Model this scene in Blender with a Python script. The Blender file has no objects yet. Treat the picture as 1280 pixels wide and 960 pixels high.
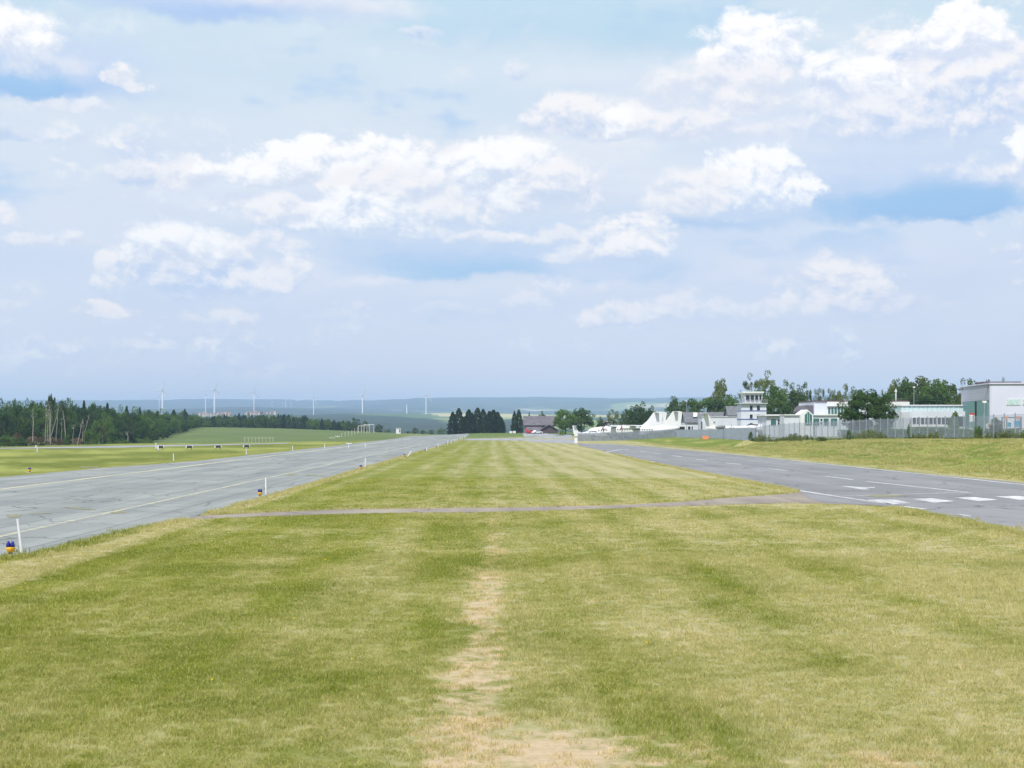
import bpy, bmesh, math, random
import numpy as np
from mathutils import Vector, Matrix
R = math.radians
C = bpy.context.scene.collection
sc = bpy.context.scene

# ------------------------------------------------------------------ camera
F = 1778.0            # focal length in photo pixels (1280 wide), 50 mm on 36 mm
EYE = 3.5
HZ = 536.0            # eye level in the photo
cam = bpy.data.cameras.new("camera")
camo = bpy.data.objects.new("camera", cam); C.objects.link(camo)
camo.location = (0, 0, EYE); camo.rotation_euler = (R(90), 0, 0)
cam.sensor_width = 36; cam.lens = 50; cam.shift_y = (HZ - 480) / 1280
cam.clip_start = 0.1; cam.clip_end = 90000
cam.dof.use_dof = True; cam.dof.focus_distance = 110; cam.dof.aperture_fstop = 4.5
sc.camera = camo
# ------------------------------------------------------------------ exposure
sc.view_settings.view_transform = 'Standard'; sc.view_settings.look = 'None'
sc.view_settings.exposure = 0.42; sc.view_settings.gamma = 1
sc.cycles.use_denoising = True
sc.cycles.max_bounces = 6; sc.cycles.diffuse_bounces = 2; sc.cycles.transparent_max_bounces = 12
sc.cycles.volume_bounces = 2
sc.cycles.sample_clamp_indirect = 4
# ------------------------------------------------------------------ sun
SUN_EL, SUN_AZ = 52.0, 205.0        # azimuth clockwise from +Y (the view direction)
sund = bpy.data.lights.new("sun", 'SUN'); sund.energy = 3.6; sund.angle = R(0.6); sund.color = (1, .96, .89)
suno = bpy.data.objects.new("sun", sund); C.objects.link(suno)
sd = Vector((math.sin(R(SUN_AZ)) * math.cos(R(SUN_EL)), math.cos(R(SUN_AZ)) * math.cos(R(SUN_EL)), math.sin(R(SUN_EL))))
suno.rotation_euler = sd.to_track_quat('Z', 'Y').to_euler()
# ------------------------------------------------------------------ node helper
def s2l(c):
    return tuple(((v / 255 + .055) / 1.055) ** 2.4 if v / 255 > .04045 else v / 255 / 12.92 for v in c)

class NT:
    def __init__(s, nt): s.nt = nt; s.N = nt.nodes; s.L = nt.links
    def new(s, t, **kw):
        n = s.N.new(t)
        for k, v in kw.items(): setattr(n, k, v)
        return n
    def put(s, inp, v):
        if v is None: return
        if isinstance(v, bpy.types.NodeSocket): s.L.new(v, inp)
        else:
            if inp.type == 'RGBA' and len(v) == 3: v = (*v, 1)
            inp.default_value = v
    def m(s, op, a, b=None, c=None, clamp=False):
        n = s.new('ShaderNodeMath', operation=op, use_clamp=clamp)
        s.put(n.inputs[0], a); s.put(n.inputs[1], b); s.put(n.inputs[2], c)
        return n.outputs[0]
    def v(s, op, a, b=None, scale=None):
        n = s.new('ShaderNodeVectorMath', operation=op)
        s.put(n.inputs[0], a); s.put(n.inputs[1], b)
        if scale is not None: s.put(n.inputs['Scale'], scale)
        return n.outputs['Value'] if op in ('LENGTH', 'DOT_PRODUCT', 'DISTANCE') else n.outputs[0]
    def xyz(s, x=0.0, y=0.0, z=0.0):
        n = s.new('ShaderNodeCombineXYZ')
        for i, q in enumerate((x, y, z)): s.put(n.inputs[i], q)
        return n.outputs[0]
    def sep(s, v):
        n = s.new('ShaderNodeSeparateXYZ'); s.put(n.inputs[0], v); return n.outputs
    def ss(s, x, a, b, lo=0.0, hi=1.0, smooth=True):
        n = s.new('ShaderNodeMapRange', interpolation_type='SMOOTHSTEP' if smooth else 'LINEAR')
        s.put(n.inputs[0], x); s.put(n.inputs[1], a); s.put(n.inputs[2], b); s.put(n.inputs[3], lo); s.put(n.inputs[4], hi)
        return n.outputs[0]
    def mix(s, f, a, b, blend='MIX'):
        n = s.new('ShaderNodeMix', data_type='RGBA', blend_type=blend)
        s.put(n.inputs[0], f); s.put(n.inputs[6], a); s.put(n.inputs[7], b)
        return n.outputs[2]
    def noise(s, vec, scale=1.0, detail=4.0, rough=.5, dist=0.0, lac=2.0):
        n = s.new('ShaderNodeTexNoise')
        s.put(n.inputs['Vector'], vec); s.put(n.inputs['Scale'], scale); s.put(n.inputs['Detail'], detail)
        s.put(n.inputs['Roughness'], rough); s.put(n.inputs['Distortion'], dist); s.put(n.inputs['Lacunarity'], lac)
        return n.outputs[0]
    def ramp(s, f, stops):
        n = s.new('ShaderNodeValToRGB'); s.put(n.inputs[0], f)
        e = n.color_ramp.elements
        while len(e) < len(stops): e.new(.5)
        for q, (p, c) in zip(e, stops): q.position = p; q.color = (*c, 1)
        return n.outputs[0]

# ------------------------------------------------------------------ world: sky with clouds
world = bpy.data.worlds.new("World"); sc.world = world; world.use_nodes = True
w = NT(world.node_tree); w.N.clear()
sky = w.new('ShaderNodeTexSky', sky_type='NISHITA', sun_disc=False)
sky.sun_elevation = R(SUN_EL); sky.sun_rotation = R(SUN_AZ); sky.air_density = 1.0; sky.dust_density = 2.0
tc = w.new('ShaderNodeTexCoord').outputs['Generated']
gx, gy, gz = w.sep(tc)
az = w.m('MULTIPLY', w.m('ARCTAN2', gx, gy), 180 / math.pi)
hyp = w.m('SQRT', w.m('ADD', w.m('MULTIPLY', gx, gx), w.m('MULTIPLY', gy, gy)))
el = w.m('MULTIPLY', w.m('ARCTAN2', gz, hyp), 180 / math.pi)
P0 = w.xyz(az, el)
def wcol(vec, scale, detail, rough):
    n = w.new('ShaderNodeTexNoise'); w.put(n.inputs['Vector'], vec); n.inputs['Scale'].default_value = scale
    n.inputs['Detail'].default_value = detail; n.inputs['Roughness'].default_value = rough
    return w.v('SUBTRACT', n.outputs['Color'], (.5, .5, .5))
PW = w.v('ADD', P0, w.v('MULTIPLY', wcol(w.v('MULTIPLY', P0, (.8, 1.2, 1)), .55, 6, .62), (3.4, 1.5, 0)))
def cloudnoise(p):
    q = w.v('MULTIPLY', p, (1, 1.35, 1))
    wob = w.noise(q, .3, 4, .55)
    q2 = w.v('ADD', q, w.xyz(w.m('MULTIPLY', w.m('SUBTRACT', wob, .5), 2.2), w.m('MULTIPLY', w.m('SUBTRACT', wob, .5), -1.4)))
    vo = w.new('ShaderNodeTexVoronoi', feature='SMOOTH_F1', voronoi_dimensions='2D', normalize=True)
    w.put(vo.inputs['Vector'], q2); vo.inputs['Scale'].default_value = .55
    vo.inputs['Detail'].default_value = 5; vo.inputs['Roughness'].default_value = .58; vo.inputs['Lacunarity'].default_value = 2.2
    vo.inputs['Smoothness'].default_value = .35
    fb = w.noise(q2, .65, 8, .62)
    return w.m('ADD', w.m('MULTIPLY', w.m('SUBTRACT', 1.0, vo.outputs['Distance']), .75), w.m('MULTIPLY', fb, .6)), fb
Na, fba = cloudnoise(P0)
Nb, _ = cloudnoise(w.v('ADD', P0, (-.16, .34, 0)))
emb = w.m('MULTIPLY', w.m('SUBTRACT', Na, Nb), 3.6)
soft = w.noise(w.v('MULTIPLY', P0, (.35, 1.3, 1)), .35, 6, .55)     # long flat veils
Nc = w.m('SUBTRACT', Na, .93)
Ns = w.m('MULTIPLY', w.m('SUBTRACT', soft, .5), 2.0)
embc = w.m('ADD', emb, w.m('MULTIPLY', Nc, 1.2)); embs = w.m('MULTIPLY', Ns, 1.2)
def A(px): return math.degrees(math.atan((px - 640) / F))
def E(px, py): return math.degrees(math.atan((HZ - py) / F * math.cos(math.atan((px - 640) / F))))
g = bpy.data.node_groups.new("cumulus", 'ShaderNodeTree')
def sock(name, t, io='INPUT'): return g.interface.new_socket(name=name, in_out=io, socket_type='NodeSocket' + t)
for nme, t in (('P', 'Vector'), ('N', 'Float'), ('Emb', 'Float'), ('Center', 'Vector'), ('RT', 'Vector'), ('RB', 'Vector'), ('K', 'Float'), ('Soft', 'Float'), ('Alpha', 'Float'), ('Top', 'Color'), ('Base', 'Color'), ('Under', 'Color')): sock(nme, t)
sock('Out', 'Color', 'OUTPUT')
q = NT(g); gi = q.new('NodeGroupInput').outputs; go = q.new('NodeGroupOutput')
dlt = q.v('SUBTRACT', q.v('ADD', gi['P'], q.v('SCALE', gi['Under'], scale=1e-9)), gi['Center'])   # the tiny term only orders the node chain
up = q.v('DIVIDE', dlt, gi['RT']); dn = q.v('DIVIDE', dlt, gi['RB'])
ux = q.v('DOT_PRODUCT', up, (1, 0, 0)); uy = q.v('DOT_PRODUCT', up, (0, 1, 0)); dy_ = q.v('DOT_PRODUCT', dn, (0, 1, 0))
yy = q.m('ADD', q.m('MAXIMUM', uy, 0.0), q.m('MINIMUM', dy_, 0.0))
ln = q.m('SQRT', q.m('ADD', q.m('MULTIPLY', ux, ux), q.m('MULTIPLY', yy, yy)))
d = q.m('MULTIPLY_ADD', gi['N'], gi['K'], q.m('SUBTRACT', 1.0, ln))
al = q.m('MULTIPLY', q.ss(d, 0.0, gi['Soft']), gi['Alpha'])
hh = q.m('ADD', yy, gi['Emb'])
t_ = q.ss(hh, -.95, .55)
col = q.mix(t_, gi['Base'], gi['Top'])
q.put(go.inputs['Out'], q.mix(al, gi['Under'], col))

grad = w.ramp(w.m('DIVIDE', el, 20.0), [(0, s2l((228, 226, 230))), (.14, s2l((220, 222, 234))), (.38, s2l((203, 217, 238))), (.62, s2l((206, 221, 236))), (.85, s2l((186, 215, 233))), (1, s2l((172, 208, 232)))])
nish = w.mix(1.0, sky.outputs[0], (.11, .11, .11), 'MULTIPLY')
veil = w.ss(w.noise(w.v('MULTIPLY', P0, (.3, 1.1, 1)), .3, 5, .5), .3, .65)
colr = w.mix(w.ss(el, 17.0, 45.0, 1.0, .25), nish, grad)
colr = w.mix(w.m('MULTIPLY', veil, w.ss(el, 1.0, 10.0, .0, .45)), colr, s2l((222, 229, 237)))
# generic cloud deck for the rest of the dome
gen = w.ss(w.noise(w.v('MULTIPLY', P0, (1, 1.7, 1)), .07, 7, .6), .47, .62)
outside = w.m('MAXIMUM', w.ss(w.m('ABSOLUTE', az), 21.0, 27.0), w.ss(el, 17.5, 22.0))
low = w.noise(w.v('MULTIPLY', P0, (.55, 1.5, 1)), .16, 4, .6)
em2 = w.ss(w.m('ADD', emb, w.m('MULTIPLY', Nc, 1.5)), -.45, .5)
wk = w.ss(w.m('ADD', w.m('MULTIPLY', Nc, 1.2), w.m('MULTIPLY', w.m('SUBTRACT', low, .46), 3.2)), .0, .6)
wk = w.m('MULTIPLY', wk, w.m('MULTIPLY', w.ss(el, .8, 4.0, .0, .95), w.ss(el, 9.5, 13.0, 1.0, .25)))
shd = w.ss(w.m('SUBTRACT', low, w.m('MULTIPLY', Nc, .15)), .47, .38, 0.0, .75)
colr = w.mix(w.m('MULTIPLY', shd, w.ss(el, 2.0, 7.0)), colr, s2l((174, 203, 236)))
colr = w.mix(wk, colr, w.mix(em2, s2l((200, 213, 238)), s2l((250, 248, 247))))
colg = w.mix(w.m('MULTIPLY', gen, w.ss(el, 0.0, 6.0)), colr, s2l((238, 241, 246)))
WH = (252, 252, 252); CR = (243, 242, 244); LV = (224, 229, 240); BL = (196, 213, 238); B2 = (176, 204, 236); B3 = (150, 192, 233); B4 = (143, 188, 232)
CL = [  # cx cy rx up down K soft alpha top base
 # broad soft blue shades and veils
 (1130, 235, 250, 70, 34, .5, .7, .95, BL, B3), (1180, 262, 160, 34, 14, .3, .6, .9, B3, B4),
 (600, 318, 210, 40, 30, .4, .6, .85, BL, B2), (560, 335, 160, 18, 12, .3, .6, .8, B2, (160, 204, 234)),
 (790, 335, 130, 26, 16, .3, .6, .8, BL, (158, 202, 233)), (890, 272, 150, 26, 18, .3, .6, .8, BL, B2),
 (40, 95, 170, 60, 34, .4, .7, .95, BL, (160, 194, 238)), (20, 110, 90, 20, 14, .3, .7, .8, B3, B3), (270, 8, 200, 34, 20, .3, .7, .9, (190, 210, 240), (176, 202, 240)),
 (600, 30, 160, 30, 30, .3, .9, .5, (180, 212, 232), (174, 209, 232)), (820, 40, 160, 60, 40, .3, .9, .6, (180, 212, 232), (176, 210, 231)),
 (760, 230, 260, 60, 60, .5, .9, .75, (232, 235, 242), (214, 224, 240)), (330, 250, 220, 70, 60, .5, .9, .5, (226, 231, 241), (208, 220, 239)),
 (1060, 120, 280, 95, 90, .6, .8, .85, (228, 233, 243), (204, 218, 240)), (60, 300, 160, 70, 60, .4, .9, .5, (222, 228, 240), (205, 218, 239)),
 (1180, 330, 220, 60, 60, .4, .9, .5, (216, 222, 240), (206, 215, 236)), (250, 370, 220, 50, 40, .5, .9, .6, LV, (201, 216, 239)),
 (640, 370, 300, 26, 30, .5, .9, .5, LV, (202, 216, 239)), (950, 380, 240, 40, 34, .5, .9, .5, LV, (206, 216, 238)),
 (430, 240, 230, 60, 50, .6, .8, .7, (236, 238, 243), (214, 224, 240)), (700, 190, 150, 40, 50, .6, .8, .7, (234, 236, 242), (216, 225, 240)), (1000, 200, 180, 50, 40, .6, .8, .6, (222, 229, 242), (200, 216, 240)), (800, 110, 170, 50, 50, .6, .9, .6, (224, 230, 240), (212, 222, 240)), (330, 345, 220, 34, 30, .6, .8, .5, (228, 232, 241), (208, 219, 240)), (900, 350, 220, 40, 30, .6, .8, .5, (226, 229, 241), (206, 217, 239)),
 # cumulus heaps, back to front
 (225, 226, 62, 28, 16, 1.0, .35, .8, CR, LV), (170, 222, 30, 20, 12, 1.0, .4, .6, LV, BL),
 (560, 205, 130, 30, 22, .9, .3, .8, CR, LV), (630, 222, 68, 56, 52, .8, .22, 1, WH, (222, 229, 241)), (700, 235, 60, 40, 40, .9, .4, .8, CR, (216, 224, 239)),
 (420, 226, 140, 54, 14, .8, .18, 1, WH, (226, 231, 240)), (480, 238, 90, 30, 12, .7, .3, .9, CR, LV),
 (430, 276, 135, 34, 22, .9, .35, .9, WH, (214, 225, 240)), (340, 262, 50, 24, 20, .9, .4, .8, CR, LV), (560, 268, 70, 26, 24, .9, .5, .8, CR, (214, 225, 240)),
 (620, 298, 60, 10, 8, .7, .4, .7, CR, LV),
 (250, 330, 120, 50, 40, 1.0, .35, .9, CR, (205, 218, 240)), (230, 310, 70, 32, 22, .9, .3, .8, WH, (222, 228, 240)), (330, 350, 60, 26, 22, .9, .4, .7, CR, (210, 221, 240)),
 (130, 352, 26, 40, 26, 1.1, .3, .8, CR, (214, 224, 240)), (130, 391, 34, 15, 9, .8, .3, .85, (244, 240, 240), LV), (272, 396, 52, 20, 10, 1.0, .4, .75, (242, 240, 242), LV),
 (60, 300, 60, 16, 8, .9, .4, .7, CR, LV), (8, 268, 26, 20, 12, .9, .4, .8, CR, LV),
 (940, 248, 78, 58, 26, .8, .2, 1, WH, (210, 223, 241)), (860, 246, 60, 38, 26, .9, .35, .8, CR, LV), (975, 235, 34, 30, 22, .8, .3, .8, WH, (205, 219, 241)),
 (740, 150, 80, 36, 26, .9, .3, .9, CR, (214, 223, 239)), (775, 156, 34, 28, 18, .8, .25, .8, WH, LV), (860, 158, 70, 26, 18, .9, .4, .8, CR, LV), (960, 162, 50, 14, 10, .9, .5, .5, CR, LV),
 (945, 64, 78, 46, 30, .9, .28, .95, WH, (216, 225, 241)), (880, 112, 90, 40, 30, .9, .5, .7, CR, LV),
 (1190, 110, 130, 92, 56, .9, .25, .95, CR, (206, 219, 241)), (1200, 46, 70, 34, 24, .8, .2, 1, WH, (226, 231, 243)), (1070, 100, 70, 40, 36, .9, .35, .85, WH, (218, 226, 242)), (1110, 150, 130, 46, 36, .8, .5, .7, (240, 240, 244), (206, 219, 241)), (940, 110, 60, 30, 30, .8, .4, .7, CR, LV),
 (1282, 205, 36, 46, 30, .8, .25, .95, WH, LV), (1240, 215, 60, 26, 20, .9, .5, .6, CR, (196, 213, 240)),
 (790, 308, 64, 40, 18, .9, .3, .9, (248, 246, 246), (208, 221, 240)), (720, 318, 50, 16, 10, .8, .4, .7, CR, LV), (700, 298, 60, 10, 6, .8, .4, .6, CR, LV),
 (1045, 366, 62, 50, 24, 1.0, .35, .85, (245, 242, 243), (212, 221, 239)), (1100, 385, 60, 20, 12, 1.0, .5, .6, (238, 236, 242), (210, 218, 238)),
 (770, 400, 40, 24, 8, .9, .25, .85, (244, 241, 243), (216, 223, 239)), (840, 384, 56, 26, 14, 1.0, .4, .75, (240, 239, 243), LV), (975, 392, 54, 20, 10, 1.0, .35, .75, (240, 238, 242), LV), (905, 388, 26, 18, 12, 1.0, .4, .7, (238, 238, 243), LV),
 (655, 380, 30, 14, 8, 1.0, .4, .6, (236, 237, 243), LV), (460, 358, 60, 14, 8, 1.0, .4, .5, (232, 234, 242), LV), (420, 400, 60, 12, 8, 1.0, .5, .4, (226, 230, 241), (206, 218, 238)), (560, 382, 50, 8, 6, 1.0, .5, .45, (232, 234, 242), LV),
 (10, 44, 62, 42, 26, .8, .35, .95, WH, (226, 232, 243)), (60, 84, 60, 18, 12, .9, .5, .6, LV, BL), (155, 102, 27, 18, 9, .8, .3, .85, (240, 240, 243), LV), (75, 136, 62, 13, 8, .8, .4, .75, (232, 235, 243), LV), (18, 170, 44, 18, 10, .9, .4, .6, (230, 233, 242), BL),
 (390, 2, 150, 30, 22, .5, .6, .85, (236, 238, 242), (216, 224, 240)), (528, 42, 28, 11, 9, .8, .4, .7, (222, 228, 241), BL), (652, 86, 18, 16, 10, .8, .4, .7, (226, 232, 242), BL),
]
def bgnode(c):
    b = w.new('ShaderNodeBackground'); b.inputs['Strength'].default_value = .1
    w.put(b.inputs['Color'], w.mix(1.0, c, (8.5, 8.3, 8.15), 'MULTIPLY')); return b.outputs[0]
DEG = 180 / math.pi / F
def over(cl, cell):
    cx, cy, rx, ru, rd, K, so = cl[:7]; k = DEG * math.cos(R(A(cx))); e = 1.0 + K * 1.3 * (.42 if so < .55 else .5)
    ca, ce = A(cx), E(cx, cy); mx = rx * k * 1.36 * e + .9
    return ca + mx > cell[0] and ca - mx < cell[1] and ce + ru * k * 1.36 * e + .5 > cell[2] and ce - rd * k * 1.36 * e - .5 < cell[3]
CELL = [0]
def cells(cell, depth):
    # the list of heaps is split over patches of sky, so that each direction only works through the ones near it
    mine = [c for c in CL if over(c, cell)]
    if depth == 0 or len(mine) <= 7:
        CELL[0] += 1; pw = w.v('ADD', PW, (CELL[0] * 1e-5, 0, 0)); c = colr     # its own constant, or Cycles merges equal nodes of neighbouring cells
        for (cx, cy, rx, ru, rd, K, so, a, top, base) in mine:
            n = w.new('ShaderNodeGroup', node_tree=g)
            ca = A(cx); k = DEG * math.cos(R(ca))
            w.put(n.inputs['P'], pw); w.put(n.inputs['N'], Nc if so < .55 else Ns); w.put(n.inputs['Emb'], embc if so < .55 else embs)
            w.put(n.inputs['Center'], (ca, E(cx, cy), 0))
            big = 1.36 if so < .55 else 1.2
            w.put(n.inputs['RT'], (rx * k * big, ru * k * big * .95, 1)); w.put(n.inputs['RB'], (rx * k * big, rd * k * big, 1))
            w.put(n.inputs['K'], K * 1.3); w.put(n.inputs['Soft'], so * (1.15 if so < .55 else 1)); w.put(n.inputs['Alpha'], min(1.0, a * (1.15 if so < .55 else 1)))
            w.put(n.inputs['Top'], s2l(top)); w.put(n.inputs['Base'], tuple(v * kk for v, kk in zip(s2l(base), (.86, .90, .96)))); w.put(n.inputs['Under'], c)
            c = n.outputs['Out']
        return bgnode(c)
    wide = (cell[1] - cell[0]) > 1.6 * (cell[3] - cell[2])
    m = w.new('ShaderNodeMixShader')
    if wide:
        mid = (cell[0] + cell[1]) / 2
        w.put(m.inputs[0], w.m('GREATER_THAN', az, mid)); lo, hi = (cell[0], mid, cell[2], cell[3]), (mid, cell[1], cell[2], cell[3])
    else:
        mid = (cell[2] + cell[3]) / 2
        w.put(m.inputs[0], w.m('GREATER_THAN', el, mid)); lo, hi = (cell[0], cell[1], cell[2], mid), (cell[0], cell[1], mid, cell[3])
    w.L.new(cells(lo, depth - 1), m.inputs[1]); w.L.new(cells(hi, depth - 1), m.inputs[2])
    return m.outputs[0]
ms = w.new('ShaderNodeMixShader'); w.put(ms.inputs[0], outside)
w.L.new(cells((-26.0, 26.0, 0.0, 21.0), 5), ms.inputs[1]); w.L.new(bgnode(colg), ms.inputs[2])
wo = w.new('ShaderNodeOutputWorld'); w.L.new(ms.outputs[0], wo.inputs['Surface'])
world.cycles.sampling_method = 'MANUAL'; world.cycles.sample_map_resolution = 256

# ================================================================== helpers
def gp(px, py, z=0.0):
    """photo pixel -> point on the level ground at height z"""
    Y = (EYE - z) * F / (py - HZ)
    return Vector(((px - 640) * Y / F, Y, z))
def at(px, py, D):
    return Vector(((px - 640) * D / F, D, EYE - (py - HZ) * D / F))
def sl(t, Y): return Vector((t - .01406 * Y, Y, 0.0))     # strip coordinates: t metres right of the strip's centre line

def hash2(i, j, s):
    n = np.sin(i * 127.1 + j * 311.7 + s * 74.7) * 43758.5453
    return n - np.floor(n)
def vnoise(x, y, s=0):
    i = np.floor(x); j = np.floor(y); fx = x - i; fy = y - j
    ux = fx * fx * (3 - 2 * fx); uy = fy * fy * (3 - 2 * fy)
    a = hash2(i, j, s); b = hash2(i + 1, j, s); c = hash2(i, j + 1, s); d_ = hash2(i + 1, j + 1, s)
    return a + (b - a) * ux + (c - a) * uy + (a - b - c + d_) * ux * uy
def fbm(x, y, s=0, o=4, g_=.5):
    t = 0; a = 1; n = 0
    for k in range(o):
        t = t + a * vnoise(x * 2 ** k + 13.7 * k, y * 2 ** k + 7.3 * k, s + k); n += a; a *= g_
    return t / n
def smooth(x, a, b):
    t = np.clip((x - a) / (b - a), 0, 1); return t * t * (3 - 2 * t)

# ------------------------------------------------------------------ terrain height
FARB = [(1800, -4), (2500, 3), (4000, 18), (6000, 48), (9000, 118), (11500, 170), (14500, 296), (17500, 250), (42000, 200)]
FARA = [(1800, -12), (2500, -6), (4000, 12), (6000, 48), (9000, 112), (12000, 232), (13500, 297), (16500, 250), (30000, 220), (42000, 200)]
FARC = [(1800, 2), (2500, 5), (4000, 30), (6000, 80), (9000, 170), (12000, 270), (13500, 335), (16500, 310), (30000, 300), (42000, 250)]
COLS = {
 -1500: [(0, 0), (250, 0), (400, -1.5), (480, -2.8), (900, -2)] + FARB,
 0: [(0, 0), (250, 0), (400, -1.5), (480, -2.8), (900, 0), (1300, 2)] + FARB,
 180: [(0, 0), (350, 0), (600, -3.2), (900, 1.5), (1200, 2)] + FARB,
 250: [(0, 0), (350, 0), (560, -2), (900, 4.6), (1000, 4.8), (1300, 0)] + FARB,
 350: [(0, 0), (380, 0), (500, -1.2), (700, .1), (900, 3.7), (1000, 3.9), (1300, -4)] + FARB,
 450: [(0, 0), (480, 0), (700, .4), (900, 2), (1000, 1.6), (1300, -8)] + [(d_, z if d_ < 12000 else z) for d_, z in FARB],
 520: [(0, 0), (690, 0), (760, .6), (900, .3), (1300, -10)] + FARA,
 600: [(0, 0), (540, 0), (600, 1.4), (660, 1.8), (800, 0), (1300, -12)] + FARA,
 700: [(0, 0), (480, 0), (520, .6), (600, 1.8), (700, 1.8), (900, 0), (1300, -10)] + FARA,
 780: [(0, 0), (350, 0), (410, .2), (480, 1), (800, 1.5), (1300, -4)] + FARA,
 850: [(0, 0), (260, 0), (300, .6), (420, 1.2), (800, 1.5), (1300, 0)] + FARA,
 945: [(0, 1.6), (255, 1.6), (330, 1.5), (800, 2), (1300, 2)] + FARA,
 1100: [(0, 2.1), (190, 2.1), (300, 1.9), (800, 2.5), (1300, 3)] + FARC,
 1280: [(0, 2.3), (155, 2.4), (260, 1.8), (800, 2.5), (1300, 4)] + FARC,
 2700: [(0, 2.3), (300, 2.3), (800, 3), (1300, 5)] + FARC,
}
_cx = np.array(sorted(COLS)); _ld = np.log(np.concatenate([[1.0], np.geomspace(30, 42000, 420)]))
_tab = np.array([np.interp(np.exp(_ld), [p[0] for p in COLS[c]], [p[1] for p in COLS[c]]) for c in _cx])
for _ in range(3): _tab[:, 1:-1] = (_tab[:, :-2] + _tab[:, 1:-1] * 2 + _tab[:, 2:]) / 4
def height(X, Y):
    X = np.asarray(X, float); Y = np.asarray(Y, float)
    D = np.hypot(X, Y) + 1e-6; Dp = np.where(Y > 0, np.maximum(Y, D * .25), D)
    px = np.clip(640 + F * X / np.maximum(Y, D * .25 + 1e-3), -1499, 2699)
    ci = np.clip(np.searchsorted(_cx, px) - 1, 0, len(_cx) - 2)
    f = (px - _cx[ci]) / (_cx[ci + 1] - _cx[ci])
    li = np.interp(np.log(np.maximum(Dp, 1)), _ld, np.arange(len(_ld))); l0 = np.clip(li.astype(int), 0, len(_ld) - 2); lf = li - l0
    z = (_tab[ci, l0] * (1 - lf) + _tab[ci, l0 + 1] * lf) * (1 - f) + (_tab[ci + 1, l0] * (1 - lf) + _tab[ci + 1, l0 + 1] * lf) * f
    s = X + .014 * Y - 34.6
    wgt = np.where(px > 715, np.maximum(smooth(s, 0, 17), smooth(D, 300, 400)), 1.0)
    z = z * wgt
    z = np.where((Y < 0), np.where(X > 34, smooth(X, 34, 52) * 2.2, 0), z)
    far = smooth(D, 1500, 4000)
    z = z + far * (fbm(X / 1500, Y / 2600, 5, 5) - .5) * np.minimum(D, 9000) * .0105 * (1 - .45 * smooth(D, 9000, 13000))
    z = z + far * (smooth(fbm(X / 260, Y / 260, 9, 3), .45, .6)) * 12 * (D < 16000)
    z = z + smooth(D, 60, 400) * (s > 3) * (fbm(X / 9, Y / 9, 3, 3) - .5) * .25
    return z
def hz(x, y): return float(height(np.array([x]), np.array([y]))[0])
def ground_pt(px, D):
    """the point of the terrain seen at photo column px, D metres away"""
    x = (px - 640) * D / F
    return Vector((x, D, hz(x, D)))

# ------------------------------------------------------------------ mesh builder
class MB:
    def __init__(s): s.v = []; s.f = []; s.mi = []
    def add(s, vs, fs, mi=0):
        o = len(s.v); s.v += [tuple(v) for v in vs]; s.f += [tuple(i + o for i in f) for f in fs]; s.mi += [mi] * len(fs); return s
    def box(s, x0, x1, y0, y1, z0, z1, M=None, mi=0):
        vs = [Vector((x, y, z)) for z in (z0, z1) for y in (y0, y1) for x in (x0, x1)]
        if M is not None: vs = [M @ v for v in vs]
        return s.add(vs, [(0, 2, 3, 1), (4, 5, 7, 6), (0, 1, 5, 4), (2, 6, 7, 3), (0, 4, 6, 2), (1, 3, 7, 5)], mi)
    def tube(s, pts, rs, n=8, cap=True, mi=0):
        pts = [Vector(p) for p in pts]; vs = []; fs = []
        for i, p in enumerate(pts):
            d = (pts[min(i + 1, len(pts) - 1)] - pts[max(i - 1, 0)])
            d = d.normalized() if d.length > 1e-9 else Vector((0, 0, 1))
            a = d.orthogonal().normalized() if i == 0 else (a - d * a.dot(d)).normalized()
            b = d.cross(a); r = rs[i] if hasattr(rs, '__len__') else rs
            for k in range(n):
                t = 2 * math.pi * k / n; vs.append(p + (a * math.cos(t) + b * math.sin(t)) * r)
        for i in range(len(pts) - 1):
            for k in range(n):
                k2 = (k + 1) % n; fs.append((i * n + k, i * n + k2, (i + 1) * n + k2, (i + 1) * n + k))
        if cap: fs.append(tuple(range(n - 1, -1, -1))); fs.append(tuple((len(pts) - 1) * n + k for k in range(n)))
        return s.add(vs, fs, mi)
    def loft(s, secs, cap=True, mi=0):
        """secs: list of rings (each a list of points, the same count)"""
        n = len(secs[0]); vs = [p for r in secs for p in r]; fs = []
        for i in range(len(secs) - 1):
            for k in range(n):
                k2 = (k + 1) % n; fs.append((i * n + k, i * n + k2, (i + 1) * n + k2, (i + 1) * n + k))
        if cap: fs.append(tuple(range(n - 1, -1, -1))); fs.append(tuple((len(secs) - 1) * n + k for k in range(n)))
        return s.add(vs, fs, mi)
    def prism(s, poly, axis_vec, mi=0):
        """extrude a closed 3-D outline along a vector"""
        n = len(poly); a = [Vector(p) for p in poly]; b = [p + Vector(axis_vec) for p in a]
        return s.add(a + b, [tuple(range(n - 1, -1, -1)), tuple(range(n, 2 * n))] + [(i, (i + 1) % n, n + (i + 1) % n, n + i) for i in range(n)], mi)
    def build(s, name, mat, parent=None, smooth_=False):
        me = bpy.data.meshes.new(name); me.from_pydata(s.v, [], s.f)
        for m in (mat if isinstance(mat, (list, tuple)) else [mat]): me.materials.append(m)
        if s.mi and max(s.mi): me.polygons.foreach_set('material_index', s.mi)
        bm = bmesh.new(); bm.from_mesh(me); bmesh.ops.recalc_face_normals(bm, faces=bm.faces); bm.to_mesh(me); bm.free()
        if smooth_: me.polygons.foreach_set('use_smooth', [True] * len(me.polygons))
        o = bpy.data.objects.new(name, me); C.objects.link(o)
        if parent is not None: o.parent = parent
        return o
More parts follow.
